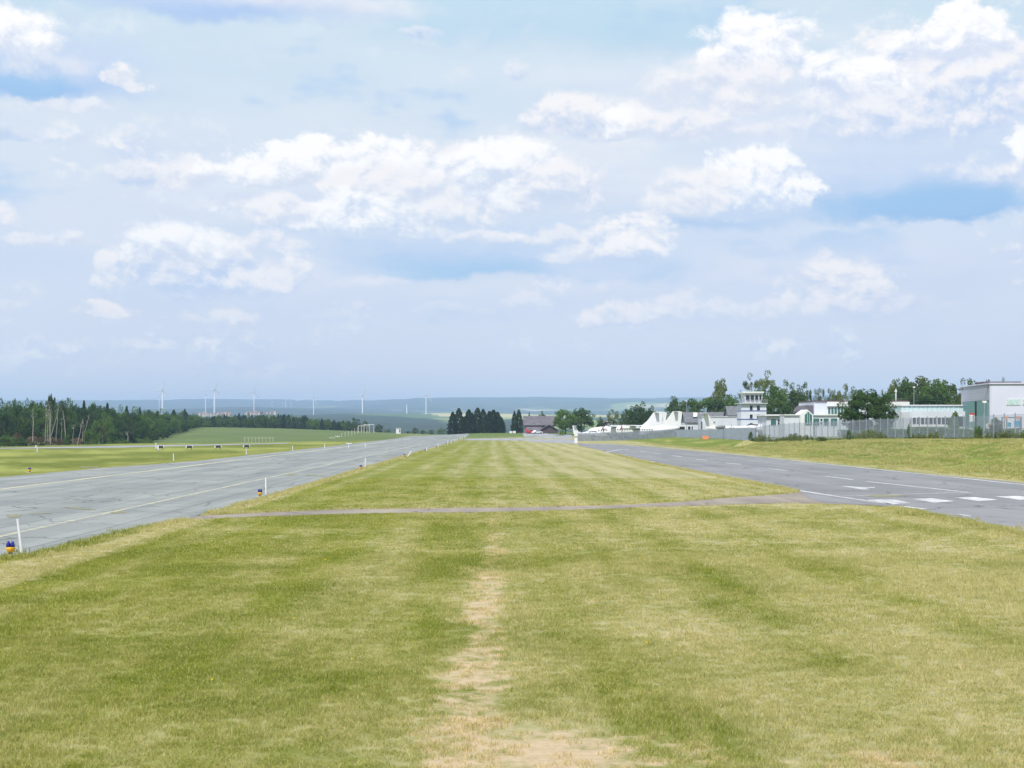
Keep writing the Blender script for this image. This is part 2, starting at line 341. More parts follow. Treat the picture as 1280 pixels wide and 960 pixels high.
def mesh_np(name, V, Fq, mat, parent=None, link=True):
    me = bpy.data.meshes.new(name); V = np.ascontiguousarray(V, np.float32); Fq = np.ascontiguousarray(Fq, np.int32)
    k = Fq.shape[1]
    me.vertices.add(len(V)); me.vertices.foreach_set('co', V.ravel())
    me.loops.add(Fq.size); me.loops.foreach_set('vertex_index', Fq.ravel())
    me.polygons.add(len(Fq)); me.polygons.foreach_set('loop_start', np.arange(0, Fq.size, k, dtype=np.int32))
    me.polygons.foreach_set('loop_total', np.full(len(Fq), k, np.int32)); me.update()
    if mat: me.materials.append(mat)
    if not link: return me
    o = bpy.data.objects.new(name, me); C.objects.link(o)
    if parent is not None: o.parent = parent
    return o
def tag(o, label=None, cat=None, group=None, kind=None):
    if label: o['label'] = label
    if cat: o['category'] = cat
    if group: o['group'] = group
    if kind: o['kind'] = kind
    return o
def empty(name, loc, rz=0.0):
    o = bpy.data.objects.new(name, None); C.objects.link(o); o.location = loc; o.rotation_euler = (0, 0, rz)
    o.empty_display_size = .2
    return o
CHILD = {}
def dup(root, loc, rz=None, scale=None, kids=None):
    r = root.copy(); C.objects.link(r); r.location = loc
    if rz is not None: r.rotation_euler = (0, 0, rz)
    if scale is not None: r.scale = scale
    for ch in (kids if kids is not None else root.children):
        c = ch.copy(); C.objects.link(c); c.parent = r
        for g2 in ch.children:
            d_ = g2.copy(); C.objects.link(d_); d_.parent = c
    return r

# ------------------------------------------------------------------ materials
def mat(name, color, rough=.6, metal=0.0, var=.12, scale=3.0, bump=0.0, spec=.4, fn=None):
    m = bpy.data.materials.new(name); m.use_nodes = True; t = NT(m.node_tree)
    b = t.N['Principled BSDF']; b.inputs['Roughness'].default_value = rough; b.inputs['Metallic'].default_value = metal
    b.inputs['Specular IOR Level'].default_value = spec
    pos = t.new('ShaderNodeNewGeometry').outputs['Position']
    n = t.noise(pos, scale, 5, .6)
    c = t.mix(t.ss(n, .3, .7, 0, 1), tuple(v * (1 - var) for v in color), tuple(min(1, v * (1 + var)) for v in color))
    if fn: c = fn(t, c, pos, b)
    t.put(b.inputs['Base Color'], c)
    if bump:
        bn = t.new('ShaderNodeBump'); bn.inputs['Strength'].default_value = bump; t.put(bn.inputs['Height'], n); t.L.new(bn.outputs[0], b.inputs['Normal'])
    return m
M = {}
def mk(name, *a, **k): M[name] = mat(name, *a, **k); return M[name]
mk('white_paint', (.64, .65, .68), .5, var=.05); mk('white_wall', (.54, .57, .65), .8, var=.05, scale=.4)
mk('white_metal', (.74, .76, .80), .35, var=.04); mk('grey_wall', (.45, .47, .53), .8, var=.06)
mk('lilac_cladding', (.55, .56, .69), .55, var=.03, scale=.3)
mk('grey_cladding', (.36, .38, .46), .55, var=.05, scale=.5, fn=lambda t, c, p, b: t.mix(t.ss(t.m('FRACT', t.m('MULTIPLY', t.sep(p)[2], .9)), .0, .09, .5, 0.0), c, (.2, .21, .26)))
mk('green_door', (.11, .25, .24), .5, var=.1, fn=lambda t, c, p, b: t.mix(t.ss(t.m('FRACT', t.m('MULTIPLY', t.sep(p)[1], 1.6)), .0, .12, .45, 0.0), c, (.04, .14, .12)))
mk('dark_glass', (.02, .03, .045), .25, var=.3, spec=.2); mk('green_glass', (.05, .14, .13), .12, var=.3, spec=.6)
mk('pale_glass', (.42, .55, .56), .2, var=.2, spec=.6); mk('dark_void', (.015, .015, .018), .9)
mk('grey_roof', (.135, .14, .16), .8, var=.2, scale=1.2); mk('brown_roof', (.22, .14, .12), .85, var=.25, scale=1.0)
mk('slate_roof', (.115, .105, .125), .8, var=.22, scale=.8); mk('dark_wood', (.07, .055, .06), .85, var=.3, scale=2)
mk('maroon_trim', (.10, .06, .08), .7); mk('blue_trim', (.03, .06, .30), .6); mk('galvanised', (.30, .34, .41), .45, .4, var=.12, scale=1.0)
mk('red_paint', (.55, .03, .03), .4); mk('pink_paint', (.72, .10, .18), .4); mk('orange_paint', (.70, .24, .10), .5); mk('yellow_paint', (.75, .42, .02), .4)
mk('blue_glass', (.008, .012, .22), .12, var=.3, spec=.7); mk('black_plastic', (.02, .02, .022), .5); mk('turbine_white', (.50, .52, .55), .5, var=.03)
mk('red_tile', (.30, .20, .18), .85, var=.2, scale=.2); mk('cream_wall', (.48, .45, .41), .85); mk('tyre', (.02, .02, .02), .8)
mk('bark', (.10, .075, .055), .9, var=.35, scale=3); mk('pale_bark', (.30, .275, .245), .85, var=.3, scale=1.5); mk('blue_sign', (.04, .25, .45), .5); mk('tan_board', (.5, .38, .28), .7)
mk('concrete', (.34, .31, .26), .9, var=.15, scale=8); mk('grey_metal', (.2, .21, .23), .5, .5)

def foliage(name, c1, c2, scale=.6):
    m = bpy.data.materials.new(name); m.use_nodes = True; t = NT(m.node_tree); t.N.clear()
    geo = t.new('ShaderNodeNewGeometry'); oi = t.new('ShaderNodeObjectInfo')
    n = t.noise(geo.outputs['Position'], scale, 3, .6)
    n2 = t.noise(geo.outputs['Position'], scale * 6, 2, .6)
    f = t.m('ADD', t.m('ADD', t.m('MULTIPLY', n, .9), t.m('MULTIPLY', n2, .5)), t.m('MULTIPLY', t.m('SUBTRACT', oi.outputs['Random'], .5), .55))
    c = t.mix(t.ss(f, .35, 1.05), c1, c2)
    d1 = t.new('ShaderNodeBsdfDiffuse'); t.put(d1.inputs[0], c)
    d2 = t.new('ShaderNodeBsdfTranslucent'); t.put(d2.inputs[0], t.mix(1.0, c, (1.1, 1.3, .6), 'MULTIPLY'))
    mx = t.new('ShaderNodeMixShader'); mx.inputs[0].default_value = .3
    t.L.new(d1.outputs[0], mx.inputs[1]); t.L.new(d2.outputs[0], mx.inputs[2])
    o = t.new('ShaderNodeOutputMaterial'); t.L.new(mx.outputs[0], o.inputs[0]); M[name] = m; return m
foliage('leaf_mid', (.055, .105, .032), (.115, .19, .05), .25)
foliage('leaf_dark', (.034, .072, .030), (.075, .125, .045), .25)
foliage('leaf_olive', (.08, .115, .04), (.16, .20, .07), .4)
foliage('leaf_fresh', (.06, .12, .02), (.14, .24, .04), .6)
foliage('leaf_spruce', (.022, .046, .034), (.046, .08, .050), .3)
foliage('leaf_weed', (.09, .13, .035), (.22, .24, .09), 1.2)
foliage('leaf_dry', (.13, .085, .065), (.26, .19, .15), .8)

# ---- grass colour, shared by the ground sheet and the blades
GG = bpy.data.node_groups.new("grass_colour", 'ShaderNodeTree')
GG.interface.new_socket(name='P', in_out='INPUT', socket_type='NodeSocketVector')
GG.interface.new_socket(name='Color', in_out='OUTPUT', socket_type='NodeSocketColor')
GG.interface.new_socket(name='Bare', in_out='OUTPUT', socket_type='NodeSocketFloat')
t = NT(GG); P = t.new('NodeGroupInput').outputs[0]; GO = t.new('NodeGroupOutput')
X_, Y_, Z_ = t.sep(P)
lat = t.m('ADD', X_, t.m('MULTIPLY', Y_, .01406))
nbig = t.noise(P, .055, 4, .55); nmid = t.noise(t.v('MULTIPLY', P, (1, .7, 1)), .33, 5, .6); nsm = t.noise(P, 2.2, 5, .65)
mow = t.m('SINE', t.m('ADD', t.m('MULTIPLY', lat, 1.95), t.m('MULTIPLY', nbig, 2.0)))           # mown bands along the strip
streak = t.noise(t.v('MULTIPLY', t.xyz(lat, Y_, 0), (1, .05, 1)), .9, 4, .6)
farf = t.ss(Y_, 45.0, 95.0)
dry = t.m('ADD', t.m('ADD', t.m('MULTIPLY', t.m('ADD', t.m('MULTIPLY', t.m('SUBTRACT', nbig, .5), t.m('SUBTRACT', 1.0, t.m('MULTIPLY', farf, .55))), .5), .55), t.m('MULTIPLY', t.m('ADD', t.m('MULTIPLY', t.m('SUBTRACT', nmid, .5), t.m('SUBTRACT', 1.0, t.m('MULTIPLY', farf, .7))), .5), .75)), t.m('MULTIPLY', nsm, .35))
dry = t.m('ADD', dry, t.m('MULTIPLY', mow, t.m('ADD', .045, t.m('MULTIPLY', farf, .012))))
dry = t.m('ADD', dry, t.m('MULTIPLY', t.m('SUBTRACT', streak, .5), t.m('ADD', .5, t.m('MULTIPLY', farf, .1))))
dry = t.m('ADD', dry, t.ss(lat, -9.0, 12.0, -.11, .13, False))
dry = t.m('ADD', dry, t.ss(Y_, 20.0, 90.0, .03, -.02, False))
wob = t.m('ADD', lat, t.m('MULTIPLY', t.m('SUBTRACT', nmid, .5), 1.6))
edge = t.ss(t.m('ABSOLUTE', t.m('ADD', wob, 11.4)), .2, 1.1, .42, 0.0)
pathd = t.m('ABSOLUTE', t.m('SUBTRACT', Y_, t.m('ADD', 62.6, t.m('MULTIPLY', lat, .35))))
edge = t.m('MAXIMUM', edge, t.ss(pathd, .8, 3.0, .25, 0.0))
dry = t.m('ADD', dry, edge)
df = t.ss(dry, .62, 1.10)
gc = t.mix(t.ss(t.m('ADD', nmid, t.m('MULTIPLY', nsm, .6)), .55, 1.05), (.148, .176, .028), (.250, .262, .052))
clv = t.noise(P, .9, 3, .7)
gc = t.mix(t.ss(clv, .60, .70, 0, .35), gc, (.09, .145, .022))
gcol = t.mix(df, gc, t.mix(nsm, (.35, .325, .175), (.46, .41, .245)))
def blob(cx, cy, rx, ry, a):
    rx, ry = rx * 1.7, ry * 1.25
    ex = t.m('DIVIDE', t.m('SUBTRACT', lat, cx), rx); ey = t.m('DIVIDE', t.m('SUBTRACT', Y_, cy), ry)
    return t.m('MULTIPLY', t.ss(t.m('SQRT', t.m('ADD', t.m('MULTIPLY', ex, ex), t.m('MULTIPLY', ey, ey))), 0.0, 1.0, 1.0, 0.0), a)
cen = t.m('ADD', t.ss(Y_, 15.0, 45.0, -.30, .05, False), t.m('MULTIPLY', t.m('SUBTRACT', t.noise(t.xyz(0.0, Y_, 0.0), .16, 3, .5), .5), 1.1))
wid = t.ss(Y_, 14.0, 60.0, .95, .55, False)
strip = t.m('MULTIPLY', t.ss(t.m('DIVIDE', t.m('ABSOLUTE', t.m('SUBTRACT', lat, cen)), wid), .0, 1.25, 1.0, 0.0), t.ss(Y_, 16.0, 60.0, .88, .50, False))
bare = t.m('MAXIMUM', blob(.75, 15.2, 1.25, 2.2, 1.1), strip)
for b_ in [(1.9, 15.2, 1.8, 2.2, .6), (4.3, 14.8, 2.0, 1.6, .55), (2.2, 28, .9, 3, .35), (3.3, 24, .8, 3, .4)]:
    bare = t.m('MAXIMUM', bare, blob(*b_))
bare = t.ss(t.m('ADD', bare, t.m('ADD', t.m('MULTIPLY', t.m('SUBTRACT', nmid, .5), 1.3), t.m('MULTIPLY', t.m('SUBTRACT', nsm, .5), 2.0))), .40, 1.0)
bare = t.m('MULTIPLY', bare, t.ss(Y_, 50.0, 62.0, 1, 0))
t.put(GO.inputs['Color'], t.mix(t.m('MULTIPLY', bare, .9), gcol, t.mix(nsm, (.44, .335, .22), (.60, .47, .33)))); t.put(GO.inputs['Bare'], bare)

# ground material
gm = bpy.data.materials.new('meadow'); gm.use_nodes = True; t = NT(gm.node_tree); bs = t.N['Principled BSDF']
bs.inputs['Roughness'].default_value = .95; bs.inputs['Specular IOR Level'].default_value = .1
geo = t.new('ShaderNodeNewGeometry'); P = geo.outputs['Position']
ng = t.new('ShaderNodeGroup', node_tree=GG); t.put(ng.inputs['P'], P)
va = t.new('ShaderNodeVertexColor', layer_name='zone')
fine = t.noise(P, 11, 5, .7); gr2 = t.noise(t.v('MULTIPLY', P, (1, .6, 1)), 1.1, 6, .7)
zc = t.mix(t.ss(gr2, .35, .65), t.mix(1.0, va.outputs[0], (.80, .84, .78), 'MULTIPLY'), t.mix(1.0, va.outputs[0], (1.2, 1.16, 1.2), 'MULTIPLY'))
cc = t.mix(va.outputs[1], ng.outputs['Color'], zc)
cc = t.mix(t.ss(fine, .3, .7, .0, .35), cc, t.mix(1.0, cc, (.45, .5, .4), 'MULTIPLY'))
t.put(bs.inputs['Base Color'], cc)
bn = t.new('ShaderNodeBump'); bn.inputs['Strength'].default_value = .6; bn.inputs['Distance'].default_value = .05; t.put(bn.inputs['Height'], fine); t.L.new(bn.outputs[0], bs.inputs['Normal'])

# ------------------------------------------------------------------ the ground sheet
pxs = np.concatenate([np.arange(-260, 1545, 3.0)]); angs = np.arctan((pxs - 640) / F)
more = np.linspace(angs[-1], 2 * math.pi + angs[0], 70)[1:-1]
angs = np.concatenate([angs, more])
pys = np.concatenate([np.arange(1500, 960, -60), np.arange(960, 640, -8), np.arange(640, 560, -2.5), np.arange(560, 545.5, -.7)])
rad = np.concatenate([EYE * F / (pys - HZ), np.geomspace(670, 2000, 90), np.geomspace(2020, 15500, 230), np.geomspace(15700, 17600, 10)])
rad[0] = 5
AA, RR = np.meshgrid(angs, rad); GX = np.sin(AA) * RR; GY = np.cos(AA) * RR; GZ = height(GX, GY)
V = np.stack([GX, GY, GZ], -1).reshape(-1, 3); na, nr = len(angs), len(rad)
V = np.concatenate([V, [[0, 0, 0]]])
ii, jj = np.meshgrid(np.arange(nr - 1), np.arange(na), indexing='ij'); j2 = (jj + 1) % na
Fq = np.stack([ii * na + jj, ii * na + j2, (ii + 1) * na + j2, (ii + 1) * na + jj], -1).reshape(-1, 4)[:, ::-1]
ground = mesh_np('ground', V, Fq, gm)
bmg = bmesh.new(); bmg.from_mesh(ground.data); bmg.verts.ensure_lookup_table()
for j in range(na): bmg.faces.new((bmg.verts[nr * na], bmg.verts[(j + 1) % na], bmg.verts[j]))
bmesh.ops.recalc_face_normals(bmg, faces=bmg.faces)
bmg.to_mesh(ground.data); bmg.free()
ground.data.polygons.foreach_set('use_smooth', [True] * len(ground.data.polygons))
tag(ground, kind='structure')
# albedo of the zones away from the mown strip
D_ = np.hypot(GX, GY); PX = 640 + F * GX / np.maximum(GY, 1); PY = HZ + (EYE - GZ) * F / np.maximum(GY, 1)
col = np.zeros((nr, na, 4)); 
def cellcol(x, y, s):
    """patchwork of fields: nearest of jittered cell points"""
    i0 = np.floor(x); j0 = np.floor(y); best = np.full(x.shape, 9e9); cid = np.zeros(x.shape)
    for di in (-1, 0, 1):
        for dj in (-1, 0, 1):
            i = i0 + di; j = j0 + dj; qx = i + hash2(i, j, s); qy = j + hash2(i, j, s + 5); d2 = np.abs(x - qx) + np.abs(y - qy) * 1.2
            m = d2 < best; best = np.where(m, d2, best); cid = np.where(m, hash2(i, j, s + 9), cid)
    return cid
cid = cellcol(GX / 420 + fbm(GX / 900, GY / 900, 2) * .6, GY / 800, 3)
pal = np.array([(.12, .20, .06), (.20, .26, .09), (.09, .15, .05), (.46, .42, .22), (.16, .22, .08), (.24, .30, .10), (.40, .38, .28), (.13, .19, .07)])
base = pal[(cid * 7.999).astype(int)]
forest = smooth(fbm(GX / 1300, GY / 2300, 21, 4, .55) + .10 * smooth(D_, 9000, 12500), .50, .53)
forest = np.maximum(forest, smooth(D_, 10800, 11600))
forest = np.maximum(forest, smooth(fbm(GX / 500, GY / 700, 31, 3), .60, .62) * .9)
base = base * (1 - forest[..., None]) + np.array([.032, .050, .028]) * forest[..., None]
fz = smooth(D_, 1050, 1300)
col[..., :3] = base; col[..., 3] = fz
def zone(mask, c):
    global col
    c = np.array(c); a = mask[..., None]; col[..., :3] = col[..., :3] * (1 - a) * (col[..., 3:4] > 0) + c * np.maximum(a, (col[..., 3:4] <= 0)); col[..., 3] = np.maximum(col[..., 3], mask)
s_ = GX + .014 * GY
# crop field beyond the left verge
crop = smooth(D_, 395, 430) * (1 - smooth(D_, 1050, 1200)) * (1 - smooth(PX, 480, 540)) * (GY > 0)
cn = fbm(GX / 20, GY / 12, 4, 4)[..., None]; rowl = np.sin(D_ / 9)[..., None] * .04
zone(crop, np.array([.12, .165, .06]) * (0.80 + .4 * cn + rowl))
farg = smooth(D_, 500, 560) * (1 - smooth(D_, 1050, 1200)) * smooth(PX, 500, 560) * (1 - crop)
zone(farg, np.array([.12, .17, .055]) * (0.8 + .4 * cn))
# bright bank right of the apron
bank = smooth(s_, 35, 38.5) * (GY > 0) * (1 - smooth(D_, 500, 560)); bn1 = (.5 + (fbm(GX / 5, GY / 5, 8, 5, .6) - .5) * .8)[..., None]
zone(bank, np.array([.155, .20, .035]) * (0.7 + .6 * bn1) + np.array([.12, .07, .05]) * np.maximum(smooth(bn1, .5, .75), .8 * (1 - smooth(s_, 35.5, 41))[..., None]))
# left verge: mown stripes
lv = smooth(-s_, 36, 38) * (GY > 0) * (1 - crop) * (D_ < 520); bn2 = fbm(GX / 14, GY / 3.5, 12, 4)[..., None]
zone(lv * 1.0, np.array([.15, .18, .035]) * (0.75 + .5 * bn2) + np.array([.13, .12, .05]) * smooth(bn2, .45, .7))
ca_ = ground.data.color_attributes.new('zone', 'FLOAT_COLOR', 'POINT')
full = np.concatenate([col.reshape(-1, 4), [[.1, .1, .1, 0]]]).astype(np.float32); ca_.data.foreach_set('color', full.ravel())

# ------------------------------------------------------------------ paved surfaces
def ragged(poly, step=1.2, amp=.12, seed=0, zoff=.02, keep=()):
    """subdivide a ground polygon's outline and fray it"""
    out = []; rnd = random.Random(seed)
    n = len(poly)
    for i in range(n):
        a = Vector(poly[i]); b = Vector(poly[(i + 1) % n]); L = (b - a).length
        st = max(step, L / 400); k = max(1, int(L / st)); nrm = Vector((-(b - a).y, (b - a).x, 0)).normalized(); cur = 0
        for j in range(k):
            p = a.lerp(b, j / k); cur = cur * .7 + rnd.gauss(0, amp)
            if i not in keep: p = p + nrm * cur
            out.append(p)
    return out
def sheet(name, poly, material, zoff, parent=None, follow=True):
    bm = bmesh.new(); vs = [bm.verts.new((p.x, p.y, 0)) for p in poly]
    f = bm.faces.new(vs); bmesh.ops.triangulate(bm, faces=[f])
    if follow:
        for _ in range(4):
            e = [e for e in bm.edges if e.calc_length() > 14]
            if not e: break
            bmesh.ops.subdivide_edges(bm, edges=e, cuts=1)
            bmesh.ops.triangulate(bm, faces=[q for q in bm.faces if len(q.verts) > 3])
    for v in bm.verts: v.co.z = zoff + (hz(v.co.x, v.co.y) if follow else 0)
    for q in bm.faces:
        q.normal_update()
        if q.normal.z < 0: q.normal_flip()
    me = bpy.data.meshes.new(name); bm.to_mesh(me); bm.free(); me.materials.append(material)
    o = bpy.data.objects.new(name, me); C.objects.link(o)
    if parent is not None: o.parent = parent
    return o
def asphalt(name, c1, c2, streaky=True, dark=(.05, .05, .055)):
    m = bpy.data.materials.new(name); m.use_nodes = True; t = NT(m.node_tree); b = t.N['Principled BSDF']
    b.inputs['Roughness'].default_value = .85; b.inputs['Specular IOR Level'].default_value = .25
    P = t.new('ShaderNodeNewGeometry').outputs['Position']; X_, Y_, Z_ = t.sep(P); lat = t.m('ADD', X_, t.m('MULTIPLY', Y_, .01406))
    n1 = t.noise(P, .12, 5, .6); n2 = t.noise(t.v('MULTIPLY', t.xyz(lat, Y_, 0), (1, .06, 1)), .5, 5, .65); n3 = t.noise(P, 14, 4, .7)
    f = t.m('ADD', t.m('MULTIPLY', n1, .45), t.m('MULTIPLY', n2, .7))
    c = t.mix(t.ss(f, .42, .75), c1, c2)
    if streaky:   # lane joints along the paving, cracks across
        fr = t.m('FRACT', t.m('DIVIDE', t.m('ADD', lat, 36.0), 3.75))
        j = t.m('MINIMUM', fr, t.m('SUBTRACT', 1.0, fr))
        c = t.mix(t.ss(t.m('MULTIPLY', j, 3.75), .02, .10, .45, 0), c, tuple(v * .45 for v in c1))
    wv = t.new('ShaderNodeTexVoronoi', feature='DISTANCE_TO_EDGE'); t.put(wv.inputs['Vector'], t.v('ADD', P, t.v('SCALE', t.xyz(n1, n2, 0), scale=6.0))); wv.inputs['Scale'].default_value = .16
    c = t.mix(t.ss(wv.outputs['Distance'], .0, .016, .7, 0), c, tuple(v * .35 for v in c1))
    c = t.mix(t.ss(n3, .3, .75, 0, .22), c, tuple(v * .5 for v in c1))
    st = t.noise(t.v('MULTIPLY', P, (1, .35, 1)), .22, 4, .6)
    c = t.mix(t.ss(st, .62, .75, 0, .35), c, tuple(v * .62 for v in c1))
    t.put(b.inputs['Base Color'], c)
    bn = t.new('ShaderNodeBump'); bn.inputs['Strength'].default_value = .25; bn.inputs['Distance'].default_value = .02; t.put(bn.inputs['Height'], n3); t.L.new(bn.outputs[0], b.inputs['Normal'])
    return m
A_left = asphalt('pale_asphalt', (.195, .214, .218), (.305, .322, .314)); A_right = asphalt('grey_asphalt', (.190, .194, .208), (.262, .266, .278), False)
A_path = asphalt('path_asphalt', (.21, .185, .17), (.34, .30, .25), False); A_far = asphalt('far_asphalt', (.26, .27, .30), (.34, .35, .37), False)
def paint(name, c, wear=.5):
    m = bpy.data.materials.new(name); m.use_nodes = True; t = NT(m.node_tree); b = t.N['Principled BSDF']; b.inputs['Roughness'].default_value = .6
    P = t.new('ShaderNodeNewGeometry').outputs['Position']; n = t.noise(P, 2.0, 6, .7); n2 = t.noise(P, .12, 2, .5)
    c_ = t.mix(t.ss(t.m('ADD', n, t.m('MULTIPLY', n2, .4)), .50, .85, 0, wear), c, (.24, .25, .26)); t.put(b.inputs['Base Color'], c_); return m
YEL = paint('yellow_line_paint', (.66, .60, .33), .8); YEL2 = paint('worn_yellow_line_paint', (.50, .47, .30), .95); WHP = paint('white_line_paint', (.74, .74, .76), .85); PAT = paint('grass_in_cracks', (.20, .19, .08), .3)

left_poly = [sl(-11.9, -30), sl(-11.9, 120), sl(-11.6, 300), sl(-10.4, 620), sl(-10.2, 690), sl(-36.5, 690), sl(-36.6, 120), sl(-38, 40), sl(-38, -30)]
left_poly = [sl(-12.3, -30), gp(-260, 748) , gp(0, 699), gp(60, 690), gp(120, 673), gp(200, 655), gp(238, 648), gp(262, 641), gp(330, 622), gp(400, 601), gp(455, 584.5), gp(505, 570), gp(531, 562), gp(556, 555), gp(572, 550), gp(584, 547), gp(590, 545.2), gp(512, 545.2), gp(497, 548), gp(430, 556), gp(355, 564.5), gp(250, 576), gp(120, 586), gp(0, 597), sl(-38, 60), sl(-38, -30)]
left_poly[1] = sl(-12.3, 20)
runway = sheet('runway', ragged(left_poly, 1.5, .10, 1, keep=(0, 17, 23, 24, 25)), A_left, .02)
tag(runway, kind='structure')
right_poly = [sl(18.1, -30), sl(17.9, 40), gp(1197, 650), gp(1150, 640), gp(1115, 634), gp(1030, 628), gp(1012, 624), gp(996, 613), gp(950, 604), gp(900, 595), gp(850, 585), gp(800, 575), gp(770, 567.5), gp(745, 561.5), gp(724, 557.2), gp(722, 554.2), gp(760, 555.0), gp(801, 557.4), gp(902, 567.2), gp(1000, 576.8), gp(1280, 604.2), sl(33.9, 60), sl(34.2, -30)]
apron = sheet('taxiway', ragged(right_poly, 1.5, .07, 2, keep=(0, 14, 21)), A_right, .02); tag(apron, kind='structure')
path_poly = [gp(*p) for p in [(240, 645.5), (330, 641), (420, 637.5), (560, 635), (640, 634.5), (750, 632), (850, 627.5), (900, 623), (950, 619.5), (1003, 615.5), (1030, 618), (1100, 628), (1130, 635), (1100, 632.5), (1000, 629), (950, 629.5), (860, 632.5), (750, 636.5), (640, 640), (560, 641), (420, 643), (330, 646), (235, 650)]]
pth = sheet('path', ragged(path_poly, .6, .10, 3, keep=(9, 10, 11, 12)), A_path, .012); tag(pth, kind='structure')
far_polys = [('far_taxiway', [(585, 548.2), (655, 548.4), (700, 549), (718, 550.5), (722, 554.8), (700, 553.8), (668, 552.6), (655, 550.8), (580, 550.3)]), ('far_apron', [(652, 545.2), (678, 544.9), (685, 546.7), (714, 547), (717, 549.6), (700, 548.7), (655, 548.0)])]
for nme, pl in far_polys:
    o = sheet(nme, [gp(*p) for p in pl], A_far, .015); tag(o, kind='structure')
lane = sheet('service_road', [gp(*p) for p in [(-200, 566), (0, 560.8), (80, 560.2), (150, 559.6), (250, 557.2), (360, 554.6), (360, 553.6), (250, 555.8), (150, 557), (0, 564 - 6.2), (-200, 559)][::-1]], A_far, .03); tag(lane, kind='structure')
for o_, p_ in ((runway, None),): pass
# painted lines: parts of their paving
def strip_line(parent, t0, Y0, Y1, wd, m, seg=12, gap=0):
    mb = MB(); y = Y0
    while y < Y1:
        y2 = min(y + seg, Y1); a, b = sl(t0 - wd / 2, y), sl(t0 + wd / 2, y); c, d_ = sl(t0 + wd / 2, y2), sl(t0 - wd / 2, y2)
        mb.add([v + Vector((0, 0, .026)) for v in (a, b, c, d_)], [(0, 1, 2, 3)]); y = y2 + gap
    return mb.build('painted_line', m, parent)
strip_line(runway, -28.3, -30, 690, .42, YEL); strip_line(runway, -15.9, -30, 330, .30, YEL2)
def quad_px(parent, pts, m, name='painted_marking', z=.026):
    mb = MB(); mb.add([gp(*p) + Vector((0, 0, z)) for p in pts], [tuple(range(len(pts)))]); return mb.build(name, m, parent)
def line_px(parent, pts, wd, m, name='painted_line', z=.026):
    mb = MB(); ps = [gp(*p) for p in pts]
    for a, b in zip(ps, ps[1:]):
        nrm = Vector((-(b - a).y, (b - a).x, 0)).normalized() * wd / 2; zz = Vector((0, 0, z))
        mb.add([a - nrm + zz, b - nrm + zz, b + nrm + zz, a + nrm + zz], [(0, 1, 2, 3)])
    return mb.build(name, m, parent)
strip_line(apron, 33.1, -30, 300, .28, WHP)
line_px(apron, [(801, 558.4), (760, 556.1), (728, 554.9)], .5, WHP)
line_px(apron, [(998.7, 613.6), (1050, 621.6), (1116, 631.2)], .28, WHP)
line_px(apron, [(1127.6, 633.3), (1157, 637.2)], .34, WHP); line_px(apron, [(1197, 643.2), (1214, 646)], .2, WHP)
for q_ in ([(1083, 625), (1118, 625), (1139, 629.2), (1112, 631)], [(1140.5, 624.2), (1165, 623.4), (1193.7, 627), (1167.5, 628.9)], [(1193.7, 622.4), (1219, 622), (1248, 625.2), (1223.7, 627)], [(1244, 621), (1273, 620.4), (1302, 623.2), (1275, 625.4)], [(1296, 619.5), (1324, 619), (1352, 621.5), (1325, 623.5)]):
    quad_px(apron, q_, WHP, 'painted_bar')
line_px(apron, [(1083, 602.2), (1214, 616.2)], .26, WHP); line_px(apron, [(1052.6, 620.8), (1213, 616.0)], .26, WHP, z=.029)
quad_px(apron, [(1051.5, 608.2), (1060, 608.0), (1080, 609.6), (1094, 609.4), (1093, 610.4), (1082, 610.6), (1087, 612.2), (1078, 612.4)], WHP, 'painted_arrow')
for a, b in [((1032.7, 595.6), (1065.5, 599.9)), ((959.7, 586), (983.6, 588.6)), ((908, 578.8), (926, 580.7)), ((870.4, 574.1), (883.5, 575.6)), ((840.6, 569.8), (852.3, 571.2)), ((817.9, 566.7), (826.6, 567.7)), ((799.6, 564), (806, 564.8)), ((779, 561.9), (786, 562.7))]:
    line_px(apron, [a, b], .30, WHP, 'painted_dash')
line_px(apron, [(756, 565.6), (777, 561.8)], .35, WHP); line_px(apron, [(812, 576.8), (818, 578)], .3, WHP)
quad_px(apron, [(1080, 620.2), (1095, 619.2), (1116, 619), (1135, 620.4), (1118, 621.6), (1096, 622.2)], PAT, 'grass_patch', .031)
mkd = paint('rubber', (.14, .145, .155), .9)
quad_px(apron, [(944, 585.5), (950, 583.8), (957, 586), (960, 588), (955, 590.5), (948, 591.5), (945, 589)], mkd, 'dark_stain', .023)
# grass tufts growing in the joints of the left paving
for pts in ([(8, 646), (20, 643.5), (27, 644), (24, 647), (12, 648.5)], [(36, 642.8), (64, 641.6), (64, 642.6), (40, 643.6)], [(78, 634.5), (90, 634.6), (118, 637.4), (118, 638.4), (92, 636.8)], [(138, 640.6), (155, 640), (158, 642), (140, 642.6)], [(352, 594), (362, 592.6), (372, 593.4), (366, 595)], [(382, 593.6), (408, 594.6), (406, 595.8), (384, 594.8)], [(476, 569.8), (500, 570.6), (498, 571.6), (478, 571)], [(100, 583.8), (122, 583.4), (124, 584.6), (102, 585)]):
    quad_px(runway, pts, PAT, 'weed_patch', .03)

# ================================================================== haze
hb = MB().box(-18000, 18000, -18000, 18000, -160, 385)
hm = bpy.data.materials.new('haze'); hm.use_nodes = True; t = NT(hm.node_tree); t.N.clear()
pv = t.new('ShaderNodeVolumePrincipled'); pv.inputs['Color'].default_value = (.50, .695, 1.0, 1); pv.inputs['Density'].default_value = 1.05e-4; pv.inputs['Anisotropy'].default_value = 0.0
ho = t.new('ShaderNodeOutputMaterial'); t.L.new(pv.outputs[0], ho.inputs['Volume'])
haze = hb.build('haze', hm); tag(haze, kind='stuff')

